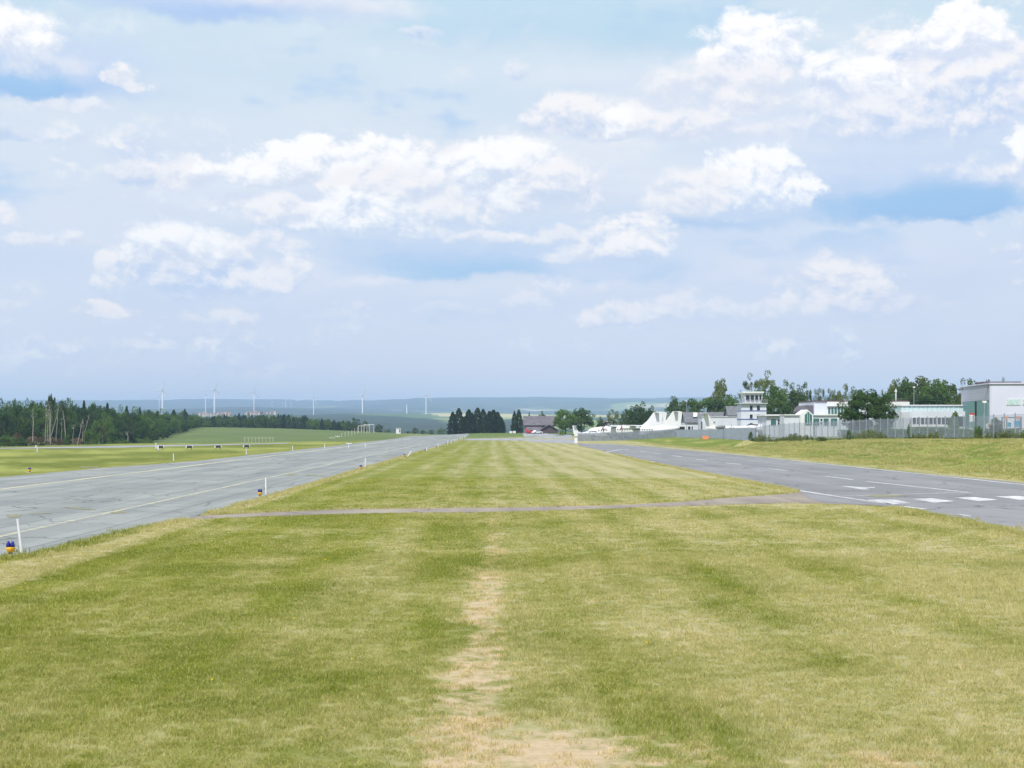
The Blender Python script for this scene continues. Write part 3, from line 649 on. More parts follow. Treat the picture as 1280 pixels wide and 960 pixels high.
# ================================================================== buildings
def fb(mb, px0, px1, pt, pb, D, depth, bury=0.0, mi=0):
    """a box whose front face spans the given photo rectangle, D metres away"""
    a = at(px0, pt, D); b = at(px1, pb, D)
    return mb.box(a.x, b.x, D, D + depth, b.z - bury, a.z, mi=mi)
def panel(name, px0, px1, pt, pb, D, m, parent, proud=.06):
    return fb(MB(), px0, px1, pt, pb, D - proud, proud * 2).build(name, m, parent)
def windows(spec, D, m, parent, frame=M['white_paint'], pw=.45):
    for (x0, x1, y0, y1) in spec:
        fr = fb(MB(), x0 - pw, x1 + pw, y0 - pw, y1 + pw, D - .08, .12).build('window', frame, parent)
        fb(MB(), x0, x1, y0, y1, D - .11, .06).build('pane', m, fr)
def gable_roof(px0, px1, peave, pridge, D, depth, axis='x', over=.4, th=.25):
    a = at(px0, peave, D); b = at(px1, pridge, D); x0, x1 = a.x - over, b.x + over; ze, zr = a.z, b.z; mb = MB()
    if axis == 'x':   # ridge runs across the picture
        ym = D + depth / 2
        for (ya, yb) in ((D - over, ym), (D + depth + over, ym)):
            mb.prism([(x0, ya, ze), (x0, yb, zr), (x0, yb, zr + th), (x0, ya, ze + th)], (x1 - x0, 0, 0))
        mb.prism([(x0 + over, D, ze - .1), (x0 + over, D + depth, ze - .1), (x0 + over, ym, zr)], (.15, 0, 0)); mb.prism([(x1 - over - .15, D, ze - .1), (x1 - over - .15, D + depth, ze - .1), (x1 - over - .15, ym, zr)], (.15, 0, 0))
    else:
        xm = (x0 + x1) / 2
        for xa in (x0, x1):
            mb.prism([(xa, D - over, ze), (xm, D - over, zr), (xm, D - over, zr + th), (xa, D - over, ze + th)], (0, depth + 2 * over, 0))
    return mb
def building(name, px, D, label, cat='building', group=None):
    g_ = ground_pt(px, D); r = empty(name, g_); tag(r, label, cat, group); return r
def settle(root):
    """children were drawn in world coordinates: keep them there under the placed Empty"""
    L = root.location.copy()
    for ch in root.children:
        if ch.type == 'MESH': ch.data.transform(Matrix.Translation(-L))
        for g2 in ch.children:
            if g2.type == 'MESH': g2.data.transform(Matrix.Translation(-L))

# -- aircraft hangar at the right edge
A0 = Vector((84.2, 250, 0)); v_ = Vector((.078, .997, 0)); u_ = Vector((.997, -.078, 0)); zb = 1.0; zt = EYE + (HZ - 480) * 250 / F
hg = building('aircraft_hangar', 1262, 250, 'large pale lilac hangar with tall green sliding doors at the right edge')
RM = Matrix(((u_.x, v_.x, 0, A0.x), (u_.y, v_.y, 0, A0.y), (0, 0, 1, 0), (0, 0, 0, 1)))
MB().box(0, 44, 0, 22, zb, zt, RM).build('wall', M['lilac_cladding'], hg)
MB().box(-.12, -.02, .25, 21.7, zt - 2.75, zt - .02, RM).build('cladding_band', M['grey_cladding'], hg)
rf = MB().box(-.3, 44.3, -.25, 22.3, zt + .003, zt + .22, RM).build('roof', M['lilac_cladding'], hg)
for (a, b) in ((.2, 6.8), (9.6, 44)): MB().box(a, b, 6, 12, zt + .22, zt + .62, RM).build('roof_ridge', M['maroon_trim'], hg)
MB().box(-.2, -.03, .0, .35, zb, zt - .02, RM).build('corner_post', M['lilac_cladding'], hg)
for (a, b) in ((1.5, 9.2), (11.2, 19.5)):
    d_ = MB().box(-.22, -.06, a, b, zb, zt - 2.85, RM).build('door', M['green_door'], hg)
MB().box(-.10, -.03, 9.2, 11.2, zb, zt - 2.85, RM).build('door_gap', M['dark_void'], hg); MB().box(-.10, -.03, 19.5, 20.6, zb, zt - 2.85, RM).build('door_gap', M['dark_void'], hg)
for k in range(5):
    f_ = MB().box(2.6 + k * 2.75, 5.0 + k * 2.75, -.08, -.01, zt - 3.75, zt - 2.6, RM).build('window', M['white_paint'], hg); MB().box(2.7 + k * 2.75, 4.9 + k * 2.75, -.12, -.08, zt - 3.65, zt - 2.7, RM).build('pane', M['pale_glass'], f_)
for y0 in (1.2, 20.4): MB().box(-.9, -.12, y0, y0 + .5, zt - .5, zt - .2, RM).build('flood_light', M['grey_metal'], hg)
settle(hg)

# -- low glazed workshop hall left of the hangar
D = 268; ws = building('workshop_hall', 1170, D, 'low white workshop hall with a turquoise glazed roof strip beside the lilac hangar')
fb(MB(), 1127, 1210, 514, 551, D, 14, 1.0).build('wall', M['white_wall'], ws)
fb(MB(), 1126, 1206, 507, 514, D + 2, 10).build('roof_glazing', M['pale_glass'], ws)
fb(MB(), 1125.5, 1207, 506, 507.2, D + 1.7, 10.6).build('roof', M['white_paint'], ws)
for k in range(14): fb(MB(), 1128 + k * 5.8, 1128.5 + k * 5.8, 507.2, 514, D + 1.9, .15).build('glazing_bar', M['white_paint'], ws)
windows([(1141 + k * 5.2, 1145 + k * 5.2, 522, 530.5) for k in range(9)] + [(1195, 1206, 520.5, 533)], D, M['dark_glass'], ws, pw=.3)
fb(MB(), 1127, 1183, 530.5, 533.5, D - .6, .6).build('canopy', M['white_paint'], ws); fb(MB(), 1208, 1211, 513, 551, D - .5, .5, 1).build('pillar', M['white_paint'], ws)
fb(MB(), 1127, 1137, 515, 551, D - 1.2, 1.2, 1.0).build('glass_porch', M['grey_wall'], ws)
settle(ws)

# -- main airport building: upper block and gabled left part
D = 330; tb = building('terminal_building', 1075, D, 'long white two-storey airport building behind the big dark round tree')
fb(MB(), 1018, 1136, 502, 551, D, 18, 1).build('wall', M['white_wall'], tb)
fb(MB(), 1018, 1136, 500.6, 502, D - .3, 18.6).build('roof', M['maroon_trim'], tb)
fb(MB(), 1034, 1137, 502.2, 507.8, D - .5, .5).build('fascia', M['white_paint'], tb)
windows([(1035.2 + k * 4.0, 1038 + k * 4.0, 509.2, 517.4) for k in range(10)] + [(1120.5 + k * 3.6, 1122.6 + k * 3.6, 508.5, 515) for k in range(4)], D, M['green_glass'], tb, pw=.3)
fb(MB(), 980, 1047, 519, 551, D - 5, 5, 1).build('front_wing', M['white_wall'], tb)
fb(MB(), 980, 1048, 518, 519.2, D - 5.4, 5.4).build('flat_roof', M['white_paint'], tb)
windows([(1017, 1024, 523, 532), (1029.5, 1036, 523, 532), (1038.5, 1046.5, 523, 532)], D - 5, M['green_glass'], tb); windows([(1025.6, 1028, 523.5, 526), (1025.6, 1028, 527.5, 530.5)], D - 5, M['dark_glass'], tb, pw=.3)
e0, e1, ep = at(1000.5, 518, D - 6.5), at(1016.5, 518, D - 6.5), at(1009, 511.8, D - 6.5)
pr = MB().prism([(e0.x, e0.y, e0.z - 7), (e1.x, e1.y, e0.z - 7), (e1.x, e1.y, e1.z), ep, (e0.x, e0.y, e0.z)], (0, 7, 0)).build('entrance_gable', M['white_paint'], tb)
e0, e1, ep = at(1006, 519, D - 6.6), at(1015, 519, D - 6.6), at(1010.2, 514.2, D - 6.6)
pg = MB().prism([(e0.x, e0.y, e0.z - 2.3), (e1.x, e1.y, e0.z - 2.3), (e1.x, e1.y, e1.z), ep, (e0.x, e0.y, e0.z)], (0, .1, 0)).build('window', M['green_glass'], tb)
for xx in (1009.2, 1011.6): fb(MB(), xx, xx + .35, 515.6, 530, D - 6.66, .05).build('mullion', M['white_paint'], pg)
a = at(1003, 512, D + 2); sr = MB().prism([at(1002, 513, D + 1), at(1007, 506.6, D + 1), at(1017.8, 506.6, D + 1), at(1017.8, 516, D + 1), at(1002, 516, D + 1)], (0, 10, 0)).build('side_roof', M['slate_roof'], tb)
for k in range(26): fb(MB(), 1021 + k * 4.4, 1021.25 + k * 4.4, 498.4, 500.6, D + 3, .05).build('roof_rail_post', M['grey_metal'], tb)
fb(MB(), 1020, 1134, 498.3, 498.6, D + 3.0, .04).build('roof_rail', M['grey_metal'], tb)
mp = MB().tube([at(1120, 501, D + 4), at(1120, 486, D + 4)], .14, 6); fb(mp, 1118.6, 1121.4, 488, 490, D + 3.8, .3); mp.build('roof_mast', M['white_paint'], tb)
settle(tb)

# -- low window block between tower and gable
D = 345; lb = building('office_wing', 970, D, 'single-storey white office wing with green windows right of the control tower')
fb(MB(), 958, 1003, 519.5, 551, D, 12, 1).build('wall', M['white_wall'], lb); fb(MB(), 956, 1004, 518, 519.8, D - .8, 13).build('roof', M['white_paint'], lb)
windows([(963.5, 970, 524, 532), (976, 982.5, 524, 532), (985.5, 991.5, 524, 532), (998.5, 1003, 524, 532)], D, M['green_glass'], lb); windows([(972.2, 974.6, 524.5, 527), (972.2, 974.6, 528, 531), (993.2, 995.8, 524.5, 527), (993.2, 995.8, 528, 531)], D, M['dark_glass'], lb, pw=.3)
settle(lb)

# -- control tower
D = 400; tw = building('control_tower', 942, D, 'white square control tower with blue bands and a glazed top room', 'tower')
fb(MB(), 926.5, 958, 504.6, 552, D, 7.2, 1).build('shaft', M['white_wall'], tw)
for y in (513, 523.6): fb(MB(), 926.3, 958.2, y, y + 1, D - .07, 7.34).build('blue_band', M['blue_trim'], tw)
fb(MB(), 924.5, 960, 503.6, 504.6, D - .8, 8.8).build('balcony', M['grey_wall'], tw)
rl = MB()
for k in range(13):
    rl.tube([at(924.8 + k * 2.9, 503.6, D - .7), at(924.8 + k * 2.9, 499.6, D - .7)], .035, 4)
for y in (499.6, 501.2): rl.tube([at(924.6, y, D - .7), at(960, y, D - .7)], .04, 4)
for xx in (924.6, 960):
    p = at(xx, 499.6, D - .7); rl.tube([p, p + Vector((0, 8.4, 0))], .04, 4); rl.tube([p - Vector((0, 0, .36)), p + Vector((0, 8.4, -.36))], .04, 4)
rl.build('railing', M['galvanised'], tw)
c0, c1, c2, c3 = at(931.5, 503.6, D + .8), at(952, 503.6, D + .8), at(953.8, 491.4, D + .3), at(929.6, 491.4, D + .3)
MB().loft([[c0, c1, c1 + Vector((0, 5, 0)), c0 + Vector((0, 5, 0))], [c3, c2, c2 + Vector((0, 6, 0)), c3 + Vector((0, 6, 0))]]).build('cab', M['white_paint'], tw)
fb(MB(), 928.4, 955, 489.3, 491.4, D - .2, 7).build('roof', M['white_paint'], tw)
for (x0, x1) in ((932.6, 936.8), (938.4, 942.4), (944.2, 947.6)): fb(MB(), x0, x1, 494, 500, D + .28, .3).build('window', M['dark_glass'], tw)
fb(MB(), 949.5, 951.6, 493.4, 500, D + .28, .3).build('window', M['dark_glass'], tw)
windows([(937.3, 940.8, 507, 512.6), (946.2, 949.8, 507, 512.6), (937.3, 940.8, 518, 523), (946.2, 949.8, 518, 523), (937.3, 940.8, 528.6, 532)], D, M['dark_glass'], tw, pw=.25)
MB().tube([at(933, 489.3, D + 2), at(933, 484.6, D + 2)], .05, 5).build('antenna', M['grey_metal'], tw); MB().tube([at(950, 489.3, D + 4), at(950, 486, D + 4)], .05, 5).build('antenna', M['grey_metal'], tw)
settle(tw)

# -- grey-roofed houses left of the tower
D = 440; h1 = building('grey_roofed_house', 882, D, 'long house with a wide grey roof and one pale skylight left of the tower', 'house')
fb(MB(), 856.5, 912, 528.5, 549, D, 10, 1).build('wall', M['white_wall'], h1)
rf = gable_roof(857.5, 911, 528.8, 515.8, D, 12).build('roof', M['grey_roof'], h1)
p = [at(866.6, 522, D + 2.2), at(871.4, 522, D + 2.2), at(871.4, 517, D + 4.0), at(866.6, 517, D + 4.0)]
nn = Vector((0, -.25, .16)); MB().loft([[q_ + nn * 1.0 for q_ in p], [q_ + nn * 1.9 for q_ in p]]).build('skylight', M['white_paint'], rf)
windows([(860, 863, 533, 540), (864.5, 866, 533, 540)], D, M['dark_glass'], h1, pw=.3); settle(h1)
D = 455; h2 = building('brown_roofed_house', 851, D, 'small house with a brown tiled roof behind the third tail fin', 'house')
fb(MB(), 846, 858, 531, 549, D, 8, 1).build('wall', M['white_wall'], h2); gable_roof(846, 858, 531, 520, D, 9).build('roof', M['brown_roof'], h2)
settle(h2)
D = 428; gr = building('garage', 851, D, 'flat white garage with a dark opening behind the parked airliners', 'garage')
fb(MB(), 845, 858.5, 531, 548, D, 7, 1).build('wall', M['white_paint'], gr); panel('garage_opening', 846.5, 856, 533.2, 540, D, M['dark_void'], gr); settle(gr)
D = 420; h3 = building('white_hall', 895, D, 'plain pale rendered hall below the tower, a single small dark window', 'building')
fb(MB(), 877.5, 927, 521.4, 549, D, 9, 1).build('wall', M['white_wall'], h3); fb(MB(), 877, 927, 520.8, 521.4, D - .2, 9.4).build('roof', M['white_paint'], h3); windows([(892, 893.4, 527, 528.6)], D, M['dark_glass'], h3, pw=.2); panel('drain_pipe', 876.8, 877.8, 527, 538, D, M['dark_void'], h3, .2); settle(h3)
D = 432; h4 = building('dark_roofed_house', 918, D, 'small house with a steep dark grey roof touching the tower', 'house')
fb(MB(), 910, 926.5, 520, 549, D, 8, 1).build('wall', M['white_wall'], h4); gable_roof(911, 926, 520, 508.4, D, 8).build('roof', M['grey_roof'], h4); settle(h4)
# -- farm with barn
D = 600; bn_ = building('timber_barn', 677, D, 'dark timber barn with a big grey roof and a gabled porch at the runway end', 'barn')
fb(MB(), 656, 693, 531.5, 542.5, D, 14, 2).build('wall', M['dark_wood'], bn_)
gable_roof(655.4, 694.5, 532, 520.6, D, 16).build('roof', M['slate_roof'], bn_)
gable_roof(659, 676, 538.8, 534.2, D - 4, 7).build('lower_roof', M['slate_roof'], bn_)
fb(MB(), 660, 676, 538.8, 542.5, D - 4, 4, 1).build('lean_to', M['dark_wood'], bn_)
e0, e1, ep = at(675.5, 538, D - 7), at(697, 538, D - 7), at(686.5, 531.6, D - 7)
MB().prism([(e0.x, e0.y, e0.z - 2.5), (e1.x, e1.y, e0.z - 2.5), (e1.x, e1.y, e1.z), ep, (e0.x, e0.y, e0.z)], (0, 7, 0)).build('porch', M['dark_wood'], bn_)
gable_roof(674.6, 698, 538.6, 531.2, D - 7.4, 8, 'y', .3, .3).build('porch_roof', M['slate_roof'], bn_)
settle(bn_)
D = 520; cg = building('dark_cottage', 763, D, 'small dark timber cottage peeping over the parked airliners', 'house')
fb(MB(), 757, 768, 527.5, 545, D, 7, 1).build('wall', M['dark_wood'], cg); gable_roof(756, 769, 528.5, 523.4, D - .3, 8, 'y', .3, .3).build('roof', M['slate_roof'], cg); windows([(760, 762, 529.5, 531.5), (764, 766, 529.5, 531.5)], D, M['pale_glass'], cg, pw=.2); settle(cg)
D = 800; wh = building('white_hut', 498, D, 'tiny white hut standing by bushes beyond the runway end', 'hut')
fb(MB(), 495, 500.6, 535.4, 540.8, D, 3, 1).build('wall', M['white_paint'], wh); fb(MB(), 494.7, 500.9, 534.8, 535.4, D - .3, 3.6).build('roof', M['grey_wall'], wh); fb(MB(), 498.8, 500, 537, 540.6, D - .05, .1).build('door', M['dark_glass'], wh); settle(wh)
# village of red roofs far behind the left wood
vill = []
rnd = random.Random(5)
spots_v = [(250 + k * 4.6, 516.6 + rnd.uniform(-.8, 1.0), 2500) for k in range(9)] + [(309 + k * 5, 516 + rnd.uniform(-.8, .6), 2700) for k in range(8)]
vm = [MB().box(-6, 6, -5, 5, -8, 5), MB().prism([(-6.6, -5.8, 4.6), (-6.6, 5.8, 4.6), (-6.6, 0, 9.6)], (13.2, 0, 0))]
v0 = empty('village_house', (0, 0, 0)); tag(v0, 'tiny far house with a pale red roof seen over the left wood', 'house', 'far village houses over the left treetops')
vm[0].build('wall', M['cream_wall'], v0); vm[1].build('roof', M['red_tile'], v0)
for i, (px, py, D) in enumerate(spots_v):
    p = at(px, py + 1.2, D); s_k = rnd.uniform(.3, .48)
    o = v0 if i == 0 else dup(v0, p, kids=v0.children); o.location = p; o.rotation_euler.z = rnd.uniform(-.8, .8); o.scale = (s_k, s_k, s_k * .9)

# ================================================================== wind turbines
def turbine(rad_):
    r = empty('wind_turbine', (0, 0, 0))
    MB().tube([(0, 0, -60), (0, 0, 0), (0, 0, 100)], [3.6, 3.2, 1.7], 10).build('tower', M['turbine_white'], r, True)
    MB().loft([[Vector((x * w_, y, 101.8 + z * h_)) for x, z in ((-1, -1), (1, -1), (1, 1), (-1, 1))] for y, w_, h_ in ((-4.5, 1.2, 1.2), (-2, 2.0, 2.0), (6, 1.8, 1.9), (8, 1.0, 1.2))]).build('nacelle', M['turbine_white'], r)
    ro = MB().loft([[Vector((math.cos(a) * q_, -4.6 - y, 101.8 + math.sin(a) * q_)) for a in [k * math.pi / 4 for k in range(8)]] for y, q_ in ((0, 1.5), (1.2, 1.2), (2.2, .3))]).build('hub', M['turbine_white'], r)
    for k in range(3):
        a = k * 2 * math.pi / 3 + .3; secs = []
        for f_, c_, th_ in ((.02, 1.4, 1.2), (.12, 3.4, .9), (.35, 2.6, .6), (.7, 1.7, .35), (1, .5, .12)):
            d_ = Vector((math.sin(a), 0, math.cos(a))); cr = Vector((math.cos(a), 0, -math.sin(a))); o_ = Vector((0, -5.4, 101.8)) + d_ * rad_ * f_
            secs.append([o_ + cr * c_ * .7 + Vector((0, -th_, 0)) * 0, o_ + Vector((0, -th_, 0)), o_ - cr * c_ * .5, o_ + Vector((0, th_, 0))])
        MB().loft(secs).build('blade', M['turbine_white'], r)
    return r
TB = [(203, 487.2, 519, 5200, 12, 'white wind turbine with the thickest mast, farthest left in the row over the left wood', 1.25), (199, 496.5, 519, 6500, 10, 'small grey wind turbine right beside the thick leftmost one', .8), (257, 494, 517, 6200, 12, 'slim grey wind turbine just left of the tall white one over the red roofs', .9), (268, 486.8, 518, 5200, 12, 'tall white wind turbine rising from the red village roofs', 1.25), (317.5, 490, 517, 5600, 13, 'slender wind turbine above the middle of the distant treeline', .9), (392, 498, 523, 5600, 13, 'wind turbine standing between the left treeline and the approach gantry', .9), (453, 494, 526, 5000, 13, 'wind turbine with a wide mast right above the approach light gantry', 1.0), (508.5, 505, 521, 6000, 2, 'short white mast without visible blades between two turbines', 1.4), (532.5, 493.5, 523, 5400, 13, 'rightmost wind turbine, left of the dark spruces', .95)]
t0 = None
for i, (px, hub, base, D, bl, label, thick) in enumerate(TB):
    hubz = EYE - (hub - HZ) * D / F; bz = EYE - (base - HZ) * D / F; H = hubz - bz; sc_ = H / 101.8
    want = bl * D / F / sc_
    r = turbine(want if bl > 3 else 3.2); r.location = ((px - 640) * D / F, D, bz); r.scale = (sc_ * thick, sc_ * thick, sc_); r.rotation_euler.z = [0, .6, -.5, .3, .5, -.3, .1, .4, .2][i]
    tag(r, label, 'wind turbine', 'wind turbines on the far plain')
for i, (px, tp, bt) in enumerate([(340, 502.5, 510), (353.5, 503.5, 509.5), (357, 499.5, 509.8), (364, 503.5, 509.5)]):
    D = 11500; r = turbine(26); H = (bt - tp) * D / F; r.location = at(px, bt, D); r.scale = [H / 101.8 * 1.6] * 2 + [H / 101.8]; r.rotation_euler.z = .5 + i
    tag(r, ['lone tiny far turbine left of the three on the horizon', 'left one of the three tiny turbines on the horizon', 'tallest of the three tiny turbines on the horizon', 'right one of the three tiny turbines on the horizon'][i], 'wind turbine', 'tiny turbines on the horizon')

# ================================================================== trees
def leaves(pts, size, rng, flat=0.0, droop=None):
    """one small quad per point, at random angles"""
    n = len(pts); a = rng.normal(size=(n, 3)); a[:, 2] *= (1 - flat); a /= np.linalg.norm(a, axis=1, keepdims=True)
    b = np.cross(a, rng.normal(size=(n, 3))); b /= np.linalg.norm(b, axis=1, keepdims=True)
    s = (size * rng.uniform(.6, 1.35, n))[:, None]; a = a * s; b = b * s * .7
    V = np.stack([pts - a * .5, pts + b * .5, pts + a * .5, pts - b * .5], 1).reshape(-1, 3)
    return V, np.arange(n * 4).reshape(-1, 4)
def crown_pts(seed, n, nclump, cz=.62, rx=.44, rz=.36, cr=.13, skirt=.0, lean=0):
    rng = np.random.default_rng(seed); d = rng.normal(size=(nclump, 3)); d /= np.linalg.norm(d, axis=1, keepdims=True)
    r = rng.uniform(.35, 1.0, (nclump, 1)) ** .5; c = d * r * np.array([rx, rx, rz]) * rng.uniform(.75, 1.08, (nclump, 1)); c[:, 2] += cz
    taper = 1.08 - np.clip((c[:, 2] - cz) / rz, 0, 1) * .1; c[:, :2] *= taper[:, None]
    k = rng.integers(0, nclump, n); e = rng.normal(size=(n, 3)); e /= np.linalg.norm(e, axis=1, keepdims=True)
    rad_ = rng.uniform(.25, 1, (n, 1)) ** .4 * cr * rng.uniform(.6, 1.2, nclump)[k][:, None]
    return c[k] + e * rad_ * np.array([1, 1, .8]), c, rng
def trunk_mesh(c, rng, th=.016, top=.75, limbs=7, lean=0, n=6):
    mb = MB(); base = Vector((0, 0, -.05)); pts = [base, Vector((lean * .1, 0, .2)), Vector((lean * .5, .01, .45)), Vector((lean, 0, top))]
    mb.tube(pts, [th * 1.25, th, th * .7, th * .25], n)
    idx = rng.permutation(len(c))[:limbs]
    for i in idx:
        z0 = rng.uniform(.22, .5); q_ = Vector((lean * z0, 0, z0)); e = Vector(c[i]); mb.tube([q_, q_.lerp(e, .5) + Vector((0, 0, .02)), e], [th * .5, th * .3, th * .1], 5)
    return mb
PROTO = {}
def proto(kind, variants):
    out = []
    for k in range(variants):
        sd_ = hash(kind) % 1000 if False else sum(map(ord, kind)) + k * 17
        if kind in ('spruce', 'farspruce'):
            rng = np.random.default_rng(sd_); n = 5200 if kind == 'spruce' else 2000
            z = rng.uniform(0.04, 1, n) ** 1.0; tier = np.floor(z * 22) / 22; rr = np.minimum((1 - tier) ** .62 * .58, .44) * rng.uniform(.25, 1, n) ** .5 * (1 - .35 * (z - tier) * 22)
            ang = rng.uniform(0, 2 * math.pi, n); arms = np.round(ang / (2 * math.pi) * 9 + tier * 7) / 9 * 2 * math.pi; ang = ang * .4 + arms * .6
            rr *= 1 + .22 * np.sin(ang * 3 + tier * 40 + k)
            pts = np.stack([np.cos(ang) * rr, np.sin(ang) * rr, z - rr * .12], -1)
            V, Fq = leaves(pts, .062 if kind == 'spruce' else .09, rng, .3); mb = MB().tube([(0, 0, -.05), (0, 0, .5), (0, 0, .97)], [.03, .018, .004], 6); lm, bm_ = 'leaf_spruce', 'bark'
        else:
            P_ = dict(round=(5200, 60, .54, .43, .42, .13, 'leaf_mid', 'bark'), dark=(5200, 60, .52, .44, .44, .13, 'leaf_dark', 'bark'), olive=(4200, 46, .56, .42, .42, .12, 'leaf_olive', 'bark'), sparse=(2600, 44, .62, .42, .36, .085, 'leaf_olive', 'bark'), tall=(2600, 26, .86, .42, .13, .07, 'leaf_dark', 'pale_bark'),
                      bush=(2600, 34, .44, .44, .46, .16, 'leaf_mid', 'bark'), fresh=(2600, 34, .44, .42, .46, .16, 'leaf_fresh', 'bark'), forest=(3600, 50, .50, .46, .47, .13, 'leaf_dark', 'bark'), forest2=(3600, 50, .50, .46, .47, .13, 'leaf_mid', 'bark'),
                      big=(24000, 170, .53, .46, .44, .085, 'leaf_dark', 'bark'), dry=(2200, 34, .40, .44, .42, .16, 'leaf_dry', 'bark'))[kind]
            pts, c, rng = crown_pts(sd_, *P_[:6]); V, Fq = leaves(pts, {'big': .026, 'sparse': .032}.get(kind, .046), rng)
            mb = trunk_mesh(c, rng, .02 if kind != 'sparse' else .016, limbs=12 if kind == 'sparse' else 7); lm, bm_ = P_[6:]
        mc = mesh_np('crown', V, Fq, M[lm], link=False); tr = mb.build('trunk', M[bm_]); mt = tr.data; bpy.data.objects.remove(tr)
        out.append((mc, mt))
    PROTO[kind] = out
for k_, n_ in (('spruce', 3), ('farspruce', 3), ('round', 4), ('dark', 4), ('olive', 3), ('sparse', 4), ('bush', 3), ('fresh', 2), ('forest', 4), ('forest2', 4), ('big', 1), ('dry', 2), ('tall', 1)): proto(k_, n_)
TR = random.Random(11)
NAMES = dict(spruce='spruce_tree', farspruce='spruce_tree', bush='bush', fresh='bush', dry='brush_pile')
def tree(kind, px, top, base, wpx, D, label, cat='tree', group=None, bury=0.0):
    mc, mt = TR.choice(PROTO[kind]); p = ground_pt(px, D); bz = EYE - (base - HZ) * D / F
    p.z = min(p.z, bz) if abs(p.z - bz) < 3 else p.z
    H = EYE - (top - HZ) * D / F - p.z; W = wpx * D / F
    r = empty(NAMES.get(kind, 'tree'), p, TR.uniform(0, 6.28)); r.scale = (W / .95, W / .95, H / 1.0)
    tag(r, label, cat, group)
    for nm, me in (('trunk', mt), ('crown', mc)):
        o = bpy.data.objects.new(nm, me); C.objects.link(o); o.parent = r
    return r
# left wood: three ranks seen one over the other
def wood_top(px): return float(np.interp(px, [-120, 0, 60, 80, 105, 130, 160, 185, 200, 225, 240, 250, 256], [500, 501, 499.5, 499.5, 501.5, 504.5, 509, 511, 512.5, 513, 516.5, 520, 528]))
def wood_D(px): return float(np.interp(px, [-120, 0, 100, 180, 215, 240, 256], [450, 480, 520, 600, 740, 860, 930]))
GL = 'trees packed in the left wood'
LAB = {'forest': 'dark green broadleaf tree packed in the wood at the left', 'forest2': 'mid green broadleaf tree packed in the wood at the left', 'farspruce': 'narrow dark conifer tip rising from the wood at the left'}
n = 0
for row, (step, rel, up) in enumerate(((7.5, 1.0, 13), (8.0, 1.05, 5), (7.5, 1.10, 0))):
    px = -70 + row * 3
    while px < 253:
        edge = px > 205; kd = TR.choice(['forest', 'forest2', 'forest', 'forest2', 'forest', 'forest2', 'forest2', 'forest', 'farspruce'] if row == 2 else ['forest', 'forest2'])
        clear = 28 < px < 118
        if not (row == 0 and clear):
            D = wood_D(px) * rel + TR.uniform(-8, 8); tp = wood_top(px) + up * (.35 if edge else 1) + TR.uniform(-1.0, 2.2) * (.5 if row == 2 else 1.6)
            tree(kd, px, tp, 556, (23 if kd != 'farspruce' else 11) * TR.uniform(.9, 1.4), D, LAB[kd], group=GL)
        px += step * TR.uniform(.8, 1.2)
for px, tp, kd, w_, lb_ in [(63, 494, 'tall', 15, 'round-headed tree poking highest out of the left wood'), (19, 497.5, 'forest', 12, 'thin tree top poking out near the left end of the wood'), (77, 497, 'forest', 14, 'bushy tree top just right of the highest tree of the wood'), (231, 511.5, 'farspruce', 9, 'pointed conifer near the right end of the left wood'), (243, 516, 'forest2', 17, 'rounded fresh tree closing the right end of the left wood'), (205, 526, 'forest2', 22, 'rounded tree in front of the right end of the left wood'), (163, 515, 'forest', 30, 'broad dark oak filling the wood edge by the clearing')]:
    tree(kd, px, tp, 556, w_, wood_D(px) * .98, lb_, group=None)
for px, tp, kd, w_, D, lb_, cat in [(85, 541, 'bush', 11, 440, 'small round bush standing among the brown brushwood', 'bush'), (113, 534.5, 'bush', 19, 440, 'pointed young tree at the right end of the brushwood', 'tree'), (138, 551, 'fresh', 14, 440, 'low bright green bush by the wood edge', 'bush'), (8, 543, 'bush', 30, 430, 'dark bush at the left picture edge under the wood', 'bush'), (28, 545, 'forest', 17, 425, 'dark leafy shrub left of the brushwood', 'bush'), (239, 552, 'bush', 4, 600, 'tiny shrub alone in the green crop field', 'bush'), (152, 546, 'bush', 20, 455, 'wide shrub at the foot of the wood right of the bright bush', 'bush'), (180, 545, 'bush', 22, 480, 'wide shrub at the foot of the wood near the field', 'bush')]:
    tree(kd, px, tp, 560, w_, D, lb_, cat)
for i, (px, tp, w_) in enumerate([(40, 541, 16), (52, 542, 15), (64, 543, 16), (75, 545, 14), (96, 544, 16), (21, 536, 12)]):
    tree('dry', px, tp, 558, w_, 445, ['leftmost heap of bare brown brushwood in front of the wood', 'bare brown brushwood left of the middle of the clearing', 'bare brown brushwood in the middle of the clearing', 'bare brown brushwood just left of the small round bush', 'bare brown brushwood right of the small round bush', 'tall dry reddish shrub near the left picture edge'][i], 'brushwood', 'brown brushwood in front of the left wood')
